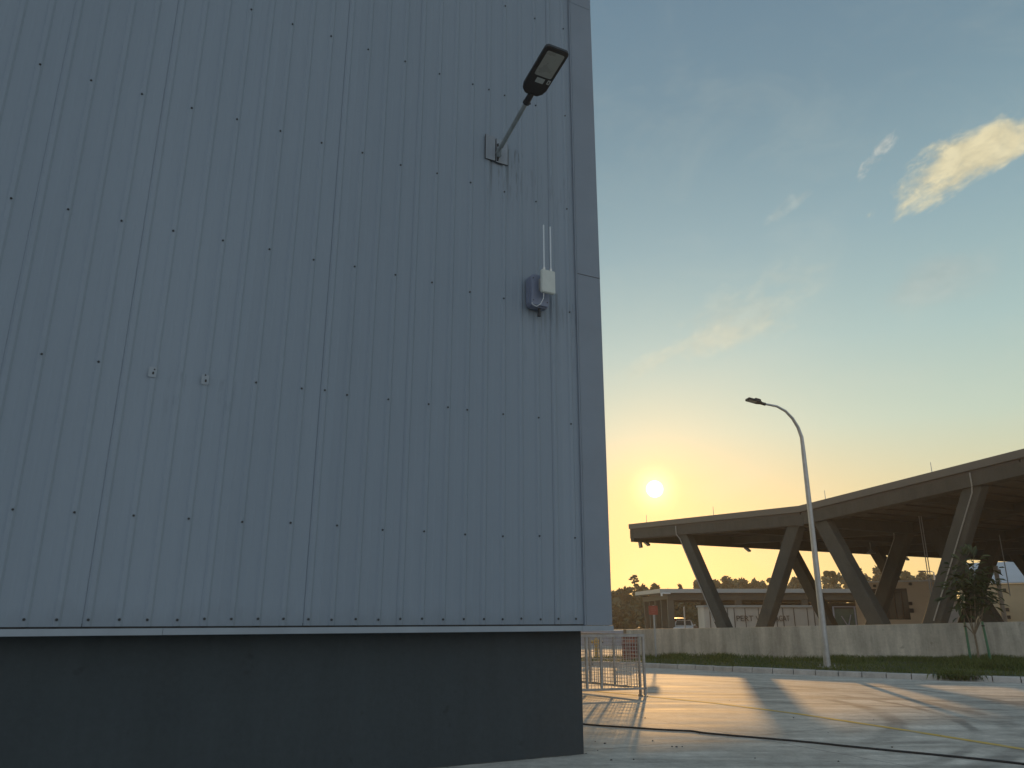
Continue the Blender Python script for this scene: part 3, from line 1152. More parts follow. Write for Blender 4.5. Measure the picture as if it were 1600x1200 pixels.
# ------------------------------------------------------------------ street lamp
sl0 = ground(1293, 1042, .15)
sl = empty('street_lamp', (sl0.x, sl0.y, .12), 0, 'tall grey street lamp with curved arm standing on the verge by the kerb', 'street lamp')


def sp(u, v, dY=0.0):
    q = at(u, v, sl0.y + dY)
    return Vector((q.x - sl0.x, dY, q.z - .12))


# straight tapering pole, then the bent arm; arm leans a little towards the road
path = [(0, 0, .02)]
Htop = sp(1254, 690).z
px0 = sp(1254.5, 690).x
path = [Vector((0, 0, .02)), Vector((0, 0, 2.5)), Vector((0, 0, 5.0)), Vector((0, 0, 6.6)), Vector((0, 0, Htop - .15))]
rad = [.105, .092, .078, .069, .064]
for (u, v, dY) in ((1252.5, 683, 0), (1247.0, 668, -.05), (1238.5, 654, -.12), (1227.5, 642.5, -.2), (1214, 635, -.28), (1199, 632.0, -.36), (1193, 631, -.40)):
    q = sp(u, v, dY)
    path.append(q)
    rad.append(max(.036, rad[-1] - .005))
mb = MB()
mb.tube(path, rad, 14)
mb.build('pole', M['paintpole'], sl, smooth=True)
mb = MB()
mb.box((-.22, -.22, 0), (.22, .22, .035))
for sx in (-1, 1):
    for sy in (-1, 1):
        mb.tube([(sx * .16, sy * .16, .03), (sx * .16, sy * .16, .10)], .018, 6)
mb.build('base_plate', M['galv'], sl, bevel=.006)
mb = MB()
mb.box((-.035, -.118, .55), (.035, -.095, .78))
mb.build('access_door', M['paintpole'], sl, bevel=.004)
end = path[-1]
dirh = Vector((end.x - path[-2].x, end.y - path[-2].y, end.z - path[-2].z)).normalized()
dirh = Vector((-.93, -.20, .20)).normalized()
hx_ = dirh.cross(Vector((0, 0, 1))).normalized()
hn_ = hx_.cross(dirh).normalized()
mb = MB()
mb.tube([end + dirh * -.06, end + dirh * .14], [.052, .05], 12)
mb.build('collar', M['black'], sl, smooth=True)
w, L = .14, .60
poly = [(-w * .5, .08), (-w, .2), (-w, L - .03), (-w + .03, L), (w - .03, L), (w, L - .03), (w, .2), (w * .5, .08)]
mb = MB()
mb.prism(poly, frame(end - hn_ * .03, hx_, dirh, hn_ if hx_.cross(dirh).dot(hn_) > 0 else -hn_), .07)
hd2 = mb.build('lamp_head', M['black'], sl, bevel=.012)
mb = MB()
mb.prism([(x * .8, .12 + (y - .08) * .45) for x, y in poly], frame(end + hn_ * .042, hx_, dirh, hn_), .05)
mb.build('driver_housing', M['black'], hd2, bevel=.008)
mb = MB()
mb.prism([(x, y + .42) for x, y in rounded(.21, .28, .02)], frame(end - hn_ * .036, hx_, dirh, hn_), .0055)
mb.build('lens', M['lens'], hd2)

# ------------------------------------------------------------------ mesh barriers


def barrier(name, a, b, posts, label, ret=None, foot=()):
    a, b = Vector(a), Vector(b)
    d = (b - a)
    L = d.length
    rz = math.atan2(d.y, d.x)
    e = empty(name, a, rz, label, 'barrier', 'galvanised mesh barriers')
    zb, zt = .16, 1.215
    mb = MB()
    mb.beam((-.03, 0, zt), (L + .03, 0, zt), .055, .055)
    mb.build('top_rail', M['galv'], e, bevel=.006)
    mb = MB()
    mb.beam((-.03, 0, zb), (L + .03, 0, zb), .05, .05)
    mb.build('bottom_rail', M['galv'], e, bevel=.006)
    for x in posts:
        grounded = x in foot
        mb = MB()
        mb.beam((x, 0, 0.006 if grounded else zb + .026), (x, 0, zt - .028), .05, .05, up=(0, 1, 0))
        po = mb.build('post', M['galv'], e, bevel=.006)
        if grounded:
            mb = MB()
            mb.box((x - .075, -.06, .001), (x + .075, .06, .010))
            for sx in (-1, 1):
                mb.tube([(x + sx * .055, 0, .008), (x + sx * .055, 0, .03)], .012, 6)
            mb.build('foot_plate', M['galv'], po)
    mb = MB()
    x = .05
    w = .0042
    while x < L - .02:
        mb.box((x - w, -w, zb + .02), (x + w, w, zt - .02))
        x += .075
    z = zb + .075
    while z < zt - .03:
        mb.box((.01, w, z - w), (L - .01, w * 3, z + w))
        z += .075
    mb.build('wire_mesh', M['galv'], e)
    return e


ca = ground(1008.5, 1088.0)
A2 = at(912, 1079, 16.9)
dA = Vector((A2.x - ca.x, A2.y - ca.y, 0)).normalized()
LA = 2.4
aS = ca + dA * LA


def along_u(c, d, u):
    """distance along d from c to where the image column u crosses"""
    lo, hi = 0.0, 4.0
    for _ in range(40):
        mid = (lo + hi) / 2
        p = c + d * mid
        uu = 800 + 1200 * p.x / (p.y * CP + (.7 - EYE) * SP)
        if uu > u:
            lo = mid
        else:
            hi = mid
    return lo


tA = [along_u(ca, dA, u) for u in (939, 916.5)]
barrier('mesh_barrier', aS, ca, [LA - .0, LA - tA[0], LA - tA[1], .03],
        'nearer galvanised mesh barrier, its bottom rail level, at the warehouse corner', foot=(LA - .0, .03))
B2 = at(912, 1066.5, 18.94)
cb = ground(1002.5, 1087.5) + Vector((-.01, .06, 0))
dB = Vector((B2.x - cb.x, B2.y - cb.y, 0)).normalized()
LB = 2.7
bS = cb + dB * LB
tB = [along_u(cb, dB, u) for u in (959.5, 921.5)]
barrier('mesh_barrier', bS, cb, [LB, LB - tB[0], LB - tB[1], .03],
        'farther mesh barrier angled away from the corner post behind the nearer one', foot=(LB, .03))

# ------------------------------------------------------------------ hydrant, drum, sign
hp = ground(932.5, 1027.5, .14)
hy = empty('fire_hydrant', hp, R(10), 'yellow two outlet fire hydrant on the grass strip behind the barriers', 'hydrant')
mb = MB()
mb.lathe([(.17, 0), (.17, .05), (.10, .06), (.095, .62), (.12, .64), (.12, .70), (.10, .72), (.10, .86), (.085, .90), (.04, .93), (.025, .98)], seg=18)
mb.build('barrel', M['hydrant'], hy, smooth=True)
for sx in (-1, 1):
    mb = MB()
    c0 = Vector((sx * .08, 0, .79))
    mb.tube([c0, c0 + Vector((sx * .13, -.04, -.03)), c0 + Vector((sx * .135, -.04, -.031)), c0 + Vector((sx * .20, -.06, -.045))], [.055, .055, .075, .075], 12)
    oo = mb.build('outlet', M['hydrant'], hy, smooth=True)
    mb = MB()
    mb.tube([c0 + Vector((sx * .20, -.06, -.045)), c0 + Vector((sx * .24, -.07, -.055))], [.05, .04], 6)
    mb.build('outlet_cap', M['tyre'], oo)
mb = MB()
mb.tube([(0, 0, .97), (0, 0, 1.03)], .03, 5)
mb.build('valve_nut', M['galv'], hy)
hy.scale = (.78, .78, .74)

rp = ground(985, 1029.5, .14)
dr = empty('red_drum', rp, 0, 'faded red ribbed drum standing on the verge behind the barrier end', 'drum')
dr.scale = (1, 1, .86)
mb = MB()
mb.lathe([(.28, 0.0), (.29, .02), (.29, .28), (.305, .30), (.305, .32), (.29, .34), (.29, .56), (.305, .58), (.305, .60), (.29, .62), (.29, .86), (.30, .87), (.30, .90), (.285, .905)], seg=28)
mb.build('shell', M['red'], dr, smooth=True)
mb = MB()
mb.lathe([(.275, .9055), (.275, .915), (.26, .92)], seg=28)
mb.tube([(.12, 0, .918), (.12, 0, .94)], .03, 8)
mb.build('lid', M['red'], dr, smooth=True)
mb = MB()
for a in range(-3, 4):
    t0, t1 = R(-90 + a * 9 - 4.5), R(-90 + a * 9 + 4.5)
    mb.face([(.2925 * math.cos(t0), .2925 * math.sin(t0), .66), (.2925 * math.cos(t1), .2925 * math.sin(t1), .66),
             (.2925 * math.cos(t1), .2925 * math.sin(t1), .80), (.2925 * math.cos(t0), .2925 * math.sin(t0), .80)])
mb.build('paper_label', M['signink'], dr)

gp = ground(1022.5, 1026.5, .15)
gp.y -= .35
sg = empty('sign_post', (gp.x, gp.y, .13), R(-4), 'small red rectangular sign on a thin grey post before the concrete wall', 'sign')
zc = at(1018, 953.5, gp.y).z - .13
mb = MB()
mb.tube([(0, 0, -.02), (0, 0, zc + .18)], .035, 10)
mb.build('post', M['paintpole'], sg, smooth=True)
mb = MB()
mb.prism(rounded(.34, .33, .02), frame((-.02, -.04, zc), (1, 0, 0), (0, 0, 1), (0, -1, 0)), .012)
bd = mb.build('sign_board', M['signred'], sg)
mb = MB()
for k, (x0, x1) in enumerate(((-.11, .05), (-.11, .08), (-.08, .03))):
    mb.box((x0 - .0, -.0545, zc + .07 - .075 * k), (x1, -.0525, zc + .085 - .075 * k))
mb.build('faded_print', M['signink'], bd)

# ------------------------------------------------------------------ sapling and stakes


def leaf_shape(mb, p, d, L, w, up, mi=0):
    d = d.normalized()
    s = d.cross(up)
    if s.length < 1e-3:
        s = Vector((1, 0, 0))
    s = s.normalized()
    n = s.cross(d)
    a = p
    droop = n * (-.18 * L)
    m1 = p + d * L * .30
    m2 = p + d * L * .68 + droop * .4
    t = p + d * L + droop
    fold = n * (w * .22)
    mb.face([a, m1 - s * w * .42 + fold, m2 - s * w * .5 + fold, t, m2, m1], mi)
    mb.face([a, m1, m2, t, m2 + s * w * .5 + fold, m1 + s * w * .42 + fold], mi)


spx = at(1529, 1030, 25.2)
sap0 = Vector((spx.x, 25.2, .18))
sapl = empty('sapling', sap0, 0, 'young leafy tree with several thin stems, planted between two green stakes', 'tree')
rs = random.Random(21)


def sq(u, v, dy=0.0):
    q = at(u, v, 25.2 + dy)
    return Vector((q.x - sap0.x, dy, q.z - sap0.z))


mb = MB()
fork = sq(1523, 992)
mb.tube([Vector((0, 0, -.05)), sq(1527, 1012), fork], [.036, .03, .028], 8)
stems = []
for (u1, v1, u2, v2, dy) in ((1507, 975, 1503, 905, -.1), (1518, 972, 1512, 880, .15), (1524, 970, 1521, 872, -.2), (1530, 968, 1533, 890, .1), (1534, 965, 1545, 905, .25), (1514, 970, 1492, 915, .3), (1528, 968, 1556, 930, -.25)):
    a, b = sq(u1, v1, dy * .4), sq(u2, v2, dy)
    mb.tube([fork, a, a.lerp(b, .5), b], [.018, .014, .011, .006], 6)
    stems.append((a, b))
mb.build('stem', M['barklight'], sapl, smooth=True)
mb = MB()
for (a, b) in stems:
    for k in range(22):
        f = rs.uniform(.12, 1.0) ** .8
        p = a.lerp(b, f)
        th = rs.uniform(0, 2 * PI)
        d = Vector((math.cos(th), math.sin(th), rs.uniform(-.55, .5)))
        pp = p + d * rs.uniform(.03, .32)
        leaf_shape(mb, pp, d, rs.uniform(.2, .40), rs.uniform(.065, .12), Vector((rs.uniform(-.4, .4), rs.uniform(-.4, .4), 1)))
for _ in range(230):
    # crown centre, uneven
    u = rs.gauss(1518, 17)
    v = rs.gauss(912, 17)
    if (u - 1518) ** 2 / 46 ** 2 + (v - 908) ** 2 / 50 ** 2 > 1:
        continue
    p = sq(u, v, rs.uniform(-.45, .45))
    th = rs.uniform(0, 2 * PI)
    d = Vector((math.cos(th), math.sin(th), rs.uniform(-.7, .5)))
    leaf_shape(mb, p, d, rs.uniform(.2, .42), rs.uniform(.07, .13), Vector((rs.uniform(-.4, .4), rs.uniform(-.4, .4), 1)))
for (u, v, dx, dz) in ((1503, 868, -.1, .9), (1512, 862, .2, .8), (1508, 868, -.3, .9), (1515, 866, 0, 1), (1521, 870, .4, .9), (1497, 878, -.6, .6), (1530, 870, .9, .25), (1485, 915, -.9, .0), (1553, 905, .8, .3), (1548, 928, .9, -.2), (1476, 932, -.8, -.3), (1495, 945, -.3, -.9)):
    for k in range(3):
        p = sq(u + rs.uniform(-4, 4), v + rs.uniform(-4, 4), rs.uniform(-.2, .2))
        leaf_shape(mb, p, Vector((dx + rs.uniform(-.3, .3), rs.uniform(-.5, .5), dz + rs.uniform(-.3, .3))), .32, .10, Vector((0, -.6, 1)))
mb.build('crown', M['leaf_sap'], sapl)

for (u0, v0, u1, v1, dy, lab) in ((1516, 1026, 1507, 972, .25, 'green painted stake leaning just left of the sapling stem'),
                                  (1548, 1030, 1534.5, 971, -.1, 'green painted stake leaning just right of the sapling stem')):
    a, b = at(u0, v0, 25.2 + dy), at(u1, v1, 25.2 + dy)
    lx = b.x - a.x
    e = empty('stake', (a.x, a.y, .16), 0, lab, 'stake', 'green stakes holding the sapling')
    mb = MB()
    mb.tube([(0, 0, 0), (lx * .5, .0, (b.z - .16) * .5), (lx, .0, b.z - .16)], [.04, .036, .034], 8)
    mb.build('pole', M['stake'], e, smooth=True)
    mb = MB()
    q = Vector((lx * .9, 0, (b.z - .16) * .9))
    mb.tube([q - Vector((0, 0, .02)), q + Vector((0, 0, .02))], .045, 8)
    mb.build('tie', M['rubber'], e)

# ------------------------------------------------------------------ shed, hoarding, cars behind the wall
YS = 70.0
shp = at(1048, 978, YS)
shl, shr = at(1031, 920, YS), at(1475, 922, YS)
sh = empty('open_shed', (shl.x, YS, 0), R(-1.0), 'long dark open shed with flat pale edged roof and a row of posts', 'shed')
WS = shr.x - shl.x
zt = shl.z
mb = MB()
mb.hexa([(0, 0, zt - .34), (WS, 0, zt - .34), (WS, 16, zt - .15), (0, 16, zt - .15), (0, 0, zt), (WS, 0, zt), (WS, 16, zt + .2), (0, 16, zt + .2)])
mb.build('roof', M['shedroof'], sh)
mb = MB()
mb.box((.7, .35, zt - .95), (WS - .3, .7, zt - .345))
mb.box((.7, 15.2, zt - .9), (WS - .3, 15.5, zt - .2))
for x in (.7, 6.5, 12.3, 18.1, 23.9):
    mb.box((x, .71, zt - .85), (x + .3, 15.19, zt - .36))
mb.build('roof_beams', M['sheddark'], sh)
for r_, y in enumerate((.55, 3.9, 7.3, 10.8, 14.4)):
    xs = (.95, 6.9, 12.7, 18.5, 24.2) if r_ in (0, 4) else (.95, 24.2)
    for x in xs:
        mb = MB()
        mb.box((x - .27, y - .2, 0), (x + .27, y + .2, zt - .86))
        mb.build('post', M['sheddark'], sh)
mb = MB()
mb.tube([(.12, -.05, zt - .36), (.12, -.05, zt - .62)], .09, 8)
mb.tube([(.12, -.05, zt - .37), (.9, -.05, zt - .40)], .05, 8)
mb.build('downpipe_elbow', M['capping'], sh)
mb = MB()
mb.box((8.5, 14.9, .02), (WS - .4, 15.1, zt - .95))
mb.build('rear_wall', M['sheddark'], sh)

# white lettered hoarding / cabin under the shed
YH = 66.0
ha, hb = at(1100, 950, YH), at(1281, 950, YH)
ho = empty('site_cabin', (ha.x, YH, 0), R(-.5), 'long white panelled cabin lettered in dark capitals under the shed roof', 'cabin')
WH, HH = hb.x - ha.x, at(1150, 948.5, YH).z
mb = MB()
mb.box((0, 0, .1), (WH, 2.4, HH))
mb.build('body', M['hoard'], ho, bevel=.02)
mb = MB()
x = .45
while x < WH:
    mb.box((x - .03, -.035, .12), (x + .03, -.002, HH - .08))
    x += [1.1, .55, 1.1, .9][int(x * 3) % 4]
mb.build('panel_battens', M['brown'], ho)
mb = MB()
mb.box((-.1, -.18, HH + .002), (WH + .1, 2.5, HH + .14))
mb.build('roof_edge', M['shedroof'], ho)
for (txt, u, v0, v1) in (('PERT W', 1150.0, 970.5, 961.5), ('AGAT', 1211.0, 970.5, 961.5)):
    cu = bpy.data.curves.new('lettering', 'FONT')
    cu.body = txt
    q0, q1 = at(u, v0, YH), at(u, v1, YH)
    cu.size = (q1.z - q0.z) / .72
    cu.extrude = .01
    tmp = bpy.data.objects.new('lettering_tmp', cu)
    COL.objects.link(tmp)
    bpy.context.view_layer.update()
    me = bpy.data.meshes.new_from_object(tmp.evaluated_get(bpy.context.evaluated_depsgraph_get()))
    bpy.data.objects.remove(tmp)
    span = max(v.co.x for v in me.vertices)
    want = ((1193.5 if txt[0] == 'P' else 1233.5) - u) / 1258 * YH
    o = bpy.data.objects.new('lettering', me)
    me.materials.clear()
    me.materials.append(M['ink'])
    COL.objects.link(o)
    o.parent = ho
    o.rotation_euler = (PI / 2, 0, 0)
    o.scale = (want / span, 1.0, 1)
    o.location = (q0.x - ha.x, -.048, q0.z)
# small print at the right end
mb = MB()
for k in range(4):
    q = at(1246 + 2.2 * k, 968, YH)
    mb.box((q.x - ha.x, -.012, q.z - .1), (q.x - ha.x + .07, -.002, q.z + .07))
mb.build('small_print', M['hoard'], ho)


def car(u, Y, rz, paint, label, z0=0.0):
    p = at(u, 980, Y)
    e = empty('car', (p.x, p.y, z0), rz, label, 'car')
    # local: front faces -y; width along x
    prof_ = [(-2.15, .32), (-2.2, .55), (-2.1, .78), (-1.25, .95), (-.55, 1.44), (.2, 1.52), (1.0, 1.48), (1.65, 1.05), (2.1, .98), (2.15, .5), (2.1, .3)]
    mb = MB()
    n = len(prof_)
    for (xa, xb, ka, kb) in ((-.86, -.80, .93, 1), (-.80, .80, 1, 1), (.80, .86, 1, .93)):
        def P(x, k):
            out = []
            for (y, z) in prof_:
                tuck = .20 * max(0, (z - .95) / .57)
                xx = x - math.copysign(tuck, x)
                out.append(Vector((xx, y * (.98 if k < 1 else 1), .3 + (z - .3) * (k if z > .5 else 1))))
            return out
        A, B = P(xa, ka), P(xb, kb)
        for i in range(n):
            j = (i + 1) % n
            mb.face([A[i], A[j], B[j], B[i]])
        if xa == -.86:
            mb.face(A[::-1])
        if xb == .86:
            mb.face(B)
    mb.build('body', paint, e, smooth=True)
    mb = MB()
    mb.face([(-.70, -1.22, 1.0), (.70, -1.22, 1.0), (.60, -.60, 1.44), (-.60, -.60, 1.44)])
    mb.build('windscreen', M['glass'], e)
    for sx in (-1, 1):
        mb = MB()
        mb.face([(sx * .865, -.95, 1.0), (sx * .865, 1.35, 1.05), (sx * .70, .95, 1.42), (sx * .70, -.45, 1.40)])
        mb.build('side_window', M['glass'], e)
        mb = MB()
        mb.prism(rounded(.34, .14, .05), frame((sx * .58, -2.12, .70), (1, 0, 0), (0, 0, 1), (0, -1, 0)), .06)
        mb.build('headlight', M['headlamp'], e)
        mb = MB()
        mb.tube([(sx * .86, -.75, 1.0), (sx * 1.02, -.78, 1.05)], [.06, .09], 8)
        mb.build('wing_mirror', paint, e)
        for y in (-1.35, 1.35):
            mb = MB()
            mb.tube([(sx * .66, y, .31), (sx * .88, y, .31)], .31, 18)
            w_ = mb.build('wheel', M['tyre'], e)
            mb = MB()
            mb.tube([(sx * .88, y, .31), (sx * .89, y, .31)], .2, 12)
            mb.build('rim', M['rim'], w_)
    mb = MB()
    mb.prism(rounded(.9, .16, .03), frame((0, -2.17, .50), (1, 0, 0), (0, 0, 1), (0, -1, 0)), .04)
    mb.build('grille', M['black'], e)
    return e


car(1069, 72, R(-14), M['carwhite'], 'white car facing the viewer under the left end of the shed').scale = (1, 1, .88)
car(1060, 79, R(20), M['carred'], 'dark red car parked behind the white car by the shed posts')

# thin grey pole rising in front of the white car
q = at(1070.5, 978, 57)
e = empty('bollard_post', (q.x, 57, 0), 0, 'thin pale upright post in front of the white car', 'post')
mb = MB()
mb.tube([(0, 0, 0), (0, 0, at(1070, 949, 57).z)], .055, 8)
mb.build('post_tube', M['paintpole'], e, smooth=True)
mb = MB()
mb.tube([(0, 0, at(1070, 949, 57).z), (0, 0, at(1070, 949, 57).z + .05)], [.06, .03], 8)
mb.build('post_cap', M['paintpole'], e, smooth=True)

# teal panel with crossed white bars, right of the street lamp
YT = 62.0
a, b = at(1303, 951, YT), at(1343, 951, YT)
e = empty('cloth_screen', (a.x, YT, 0), 0, 'dark teal screen with crossed white bars beyond the street lamp', 'screen')
W_ = b.x - a.x
hz = a.z
mb = MB()
mb.box((0, 0, .1), (W_, .05, hz))
mb.build('cloth', M['teal'], e)
mb = MB()
mb.beam((W_ * .25, -.05, 1.65), (W_ * .52, -.05, .7), .05, .07)
mb.beam((W_ * .62, -.05, 1.75), (W_ * .45, -.05, .7), .05, .07)
mb.build('cross_bars', M['lilac'], e)
mb = MB()
for x in (-.06, W_ * .80, W_ + .06):
    mb.beam((x, -.02, 0), (x, -.02, hz + .1), .09, .09, up=(0, 1, 0))
mb.beam((-.1, -.02, hz + .14), (W_ + .1, -.02, hz + .14), .08, .07)
mb.build('screen_frame', M['lilac'], e)

# ------------------------------------------------------------------ beige buildings
PB = at(1333, 914, 49.0)
bb = empty('beige_building', (PB.x, 49.0, 0), R(-36), 'flat roofed beige building with a large dark window beyond the canopy legs', 'building')
zt = PB.z + .1


def on_face(u, v):
    """pixel -> (x,z) on the building's local front plane"""
    d = ray(u, v)
    ex = Vector((math.cos(R(-36)), math.sin(R(-36)), 0))
    nn = Vector((-ex.y, ex.x, 0))
    P = Vector((PB.x, 49.0, 0))
    t = P.dot(nn) / (d.x * nn.x + d.y * nn.y)
    q = d * t
    return (Vector((q.x, q.y, 0)) - P).dot(ex), q.z + EYE


xr, zr = on_face(1453, 905.5)
x0w, zwt = on_face(1348, 921.5)
x1w, zwb = on_face(1423.5, 968.5)
zwt = on_face(1400, 919.5)[1]
zwb = on_face(1400, 968)[1]
zt = on_face(1400, 909.5)[1]
mb = MB()
mb.box((0, 0, 0), (xr, .3, zwb))
mb.box((0, 0, zwt), (xr, .3, zt))
mb.box((0, 0, zwb), (x0w, .3, zwt))
mb.box((x1w, 0, zwb), (xr, .3, zwt))
mb.box((0, .3, 0), (.25, 3, zt))
mb.box((xr - .25, .3, 0), (xr, 3, zt))
mb.box((.25, 2.75, 0), (xr - .25, 3, zt))
mb.build('wall', M['beige'], bb)
mb = MB()
mb.box((-.06, -.06, zt + .002), (xr + .06, 3.06, zt + .10))
mb.build('roof', M['capping'], bb)
mb = MB()
mb.box((x0w + .002, .12, zwb + .002), (x1w - .002, .16, zwt - .002))
wi = mb.build('window', M['glass'], bb)
mb = MB()
k = 0
x = x0w + .05
while x < x1w:
    mb.box((x - .03, .05, zwb + .003), (x + .03, .118, zwt - .003))
    x += (x1w - x0w) / 6
mb.box((x0w + .003, .045, zwt - .2), (x1w - .003, .049, zwt - .003))
mb.build('window_frame', M['brown'], wi)
mb = MB()
mb.box((x0w + .2, .02, zwb + .05), (x0w + (x1w - x0w) * .52, .044, zwt - .30))
mb.build('shutter', M['brown'], wi)
for (u, v, s) in ((1367, 915.5, .16), (1422.5, 912.5, .16), (1424.5, 954, .24), (1423, 943, .19)):
    x, z = on_face(u, v)
    mb = MB()
    mb.box((x - s / 2, -.14, z - s / 2), (x + s / 2, -.001, z + s / 2))
    mb.build('wall_light' if s < .18 else 'meter_box', M['black'], bb, bevel=.02)

PC = at(1542, 912.5, 78.0)
b2 = empty('sand_building', (PC.x, 78.0, 0), R(-36), 'sand coloured building with a grey pitched roof at the right edge', 'building')
zt2 = PC.z
mb = MB()
mb.box((-2.5, 0, 0), (3.4, .3, zt2))
mb.box((3.4, .05, 0), (9, .3, 1.6))
mb.box((3.4, .05, zt2 - .55), (9, .3, zt2))
mb.box((6.5, .05, 1.6), (9, .3, zt2 - .55))
mb.box((-2.5, .3, 0), (-2.2, 8, zt2))
mb.box((8.7, .3, 0), (9, 8, zt2))
mb.build('wall', M['sand'], b2)
mb = MB()
mb.box((-12, .1, 0), (-2.51, .3, 3.1))
mb.box((-12.1, -.3, 3.102), (-2.72, .6, 3.3))
mb.build('annex_wall', M['brown2'], b2)
mb = MB()
mb.box((-9.5, .02, .05), (-6.3, .098, 2.4))
mb.build('roller_door', M['pipe'], b2)
mb = MB()
mb.hexa([(-2.7, -.25, zt2 + .003), (9.2, -.25, zt2 + .003), (9.2, 8.2, zt2 + 2.4), (-2.7, 8.2, zt2 + 2.4), (-2.7, -.25, zt2 + .12), (9.2, -.25, zt2 + .12), (9.2, 8.2, zt2 + 2.52), (-2.7, 8.2, zt2 + 2.52)])
mb.build('roof', M['greyroof'], b2)
mb = MB()
mb.box((3.42, .15, 1.62), (6.48, .19, zt2 - .57))
w3 = mb.build('window', M['glass'], b2)
mb = MB()
for x in (3.5, 4.9, 6.4):
    mb.box((x - .05, .07, 1.62), (x + .05, .148, zt2 - .57))
mb.build('window_frame', M['brown'], w3)
for (x, z) in ((1.25, 3.9), (1.2, 2.1), (1.22, 1.4)):
    mb = MB()
    mb.box((x, -.15, z), (x + .28, -.001, z + .32))
    mb.build('meter_box', M['black'], b2, bevel=.02)

# grey pole before the sand building
q = at(1571, 975, 42)
e = empty('utility_pole', (q.x, 42, 0), 0, 'plain grey steel pole in front of the sand coloured building', 'pole')
zt_ = at(1556, 886, 42).z
mb = MB()
mb.tube([(0, 0, 0), (0, 0, zt_)], [.13, .11], 10)
mb.build('shaft', M['pipe'], e, smooth=True)
mb = MB()
mb.tube([(0, 0, zt_ - .02), (0, 0, zt_ + .06)], [.14, .12], 10)
mb.box((.1, -.06, zt_ - .3), (.22, .06, zt_ - .12))
mb.build('pole_cap', M['pipe'], e)

# far street lamp seen through the legs
q = at(1469, 960, 85)
e = empty('street_lamp', (q.x, 85, 0), 0, 'distant street lamp whose short arm shows left of the sapling', 'street lamp')
zl = at(1464, 893, 85).z
mb = MB()
mb.tube([(0, 0, 0), (0, 0, zl - .1), (-.2, 0, zl)], [.1, .07, .05], 8)
mb.tube([(-.2, 0, zl), (-.9, 0, zl + .02)], .045, 8)
mb.build('pole', M['paintpole'], e)
mb = MB()
mb.box((-1.65, -.14, zl - .03), (-.88, .14, zl + .09))
mb.build('lamp_head', M['black'], e, bevel=.03)

# ------------------------------------------------------------------ distant trees


def tree(u, vtop, wpx, Y, label, style='round', low=.12, n=700, seed=0):
    rt = random.Random(seed * 7 + 3)
    top = at(u, vtop, Y)
    H = top.z
    Rr = wpx / 1245 * Y / 2
    e = empty('tree', (top.x, Y, 0), 0, label, 'tree', 'trees beyond the yard')
    tr = MB()
    cr = MB()
    lobes = []
    lean = rt.uniform(-.3, .3)
    trunk_top = H * (.9 if style == 'tiered' else .7)
    tr.tube([(0, 0, -.1), (lean * .3, 0, H * .35), (lean, 0, trunk_top)], [.02 * H + .06, .015 * H + .04, .03], 7)
    if style == 'round':
        nl = 11
        for k in range(nl):
            z = H * (low + (1 - low) * (k + .5) / nl)
            rr = Rr * (1.0 - .55 * max(0, (z / H - .6) / .4) ** 1.5)
            for _ in range(3):
                th = rt.uniform(0, 2 * PI)
                d = rr * rt.uniform(.1, .75)
                lobes.append((Vector((math.cos(th) * d, math.sin(th) * d, z + rt.uniform(-.06, .04) * H)), Rr * rt.uniform(.28, .46)))
        lobes.append((Vector((lean * .5, 0, H - Rr * .25)), Rr * .3))
    elif style == 'tiered':
        for (f, w) in ((.97, .55), (.93, .8), (.86, 1.0), (.80, .75), (.74, .9), (.66, .5), (.60, .6)):
            for _ in range(4):
                th = rt.uniform(0, 2 * PI)
                d = Rr * w * rt.uniform(.2, .8)
                c = Vector((math.cos(th) * d, math.sin(th) * d, H * f + rt.uniform(-.02, .02) * H))
                lobes.append((c, Rr * .28))
                tr.tube([(lean * f, 0, H * f - .25), c], [.04, .015], 5)
    else:            # sparse: separate clumps on visible limbs
        for k in range(16):
            f = rt.uniform(.38, 1.0)
            th = rt.uniform(0, 2 * PI)
            d = Rr * rt.uniform(.25, 1.0) * (1.15 - .6 * f)
            c = Vector((math.cos(th) * d, math.sin(th) * d, H * f - .1))
            lobes.append((c, Rr * rt.uniform(.20, .42)))
            tr.tube([(lean * f * .6, 0, H * (f - .16)), c], [.06, .015], 5)
    for k in range(min(8, len(lobes))):
        c = lobes[rt.randrange(len(lobes))][0]
        tr.tube([(lean * .4, 0, max(.3, c.z - .9)), c], [.07, .02], 5)
    tot = sum(r * r for c, r in lobes)
    for c, r in lobes:
        m_ = max(14, int(2.2 * n * r * r / tot * (1.6 if style != 'round' else 1)))
        flat = .28 if style == 'tiered' else .8
        for _ in range(m_):
            v = Vector((rt.gauss(0, 1), rt.gauss(0, 1), rt.gauss(0, 1))).normalized() * (rt.random() ** .45) * r
            v.z *= flat
            p = c + v
            nrm = Vector((rt.gauss(0, 1), rt.gauss(0, 1), rt.gauss(0, 1) + .3)).normalized()
            a = nrm.orthogonal().normalized()
            a.rotate(Matrix.Rotation(rt.uniform(0, 6.28), 3, nrm))
            b = nrm.cross(a)
            s = rt.uniform(.18, .46) * {'round': 1, 'sparse': .7, 'tiered': .5}[style]
            cr.face([p - a * s, p - b * s * .5, p + a * s * .9, p + b * s * .55])
    tr.build('trunk', M['bark'], e)
    cr.build('crown', M['leaf'], e)


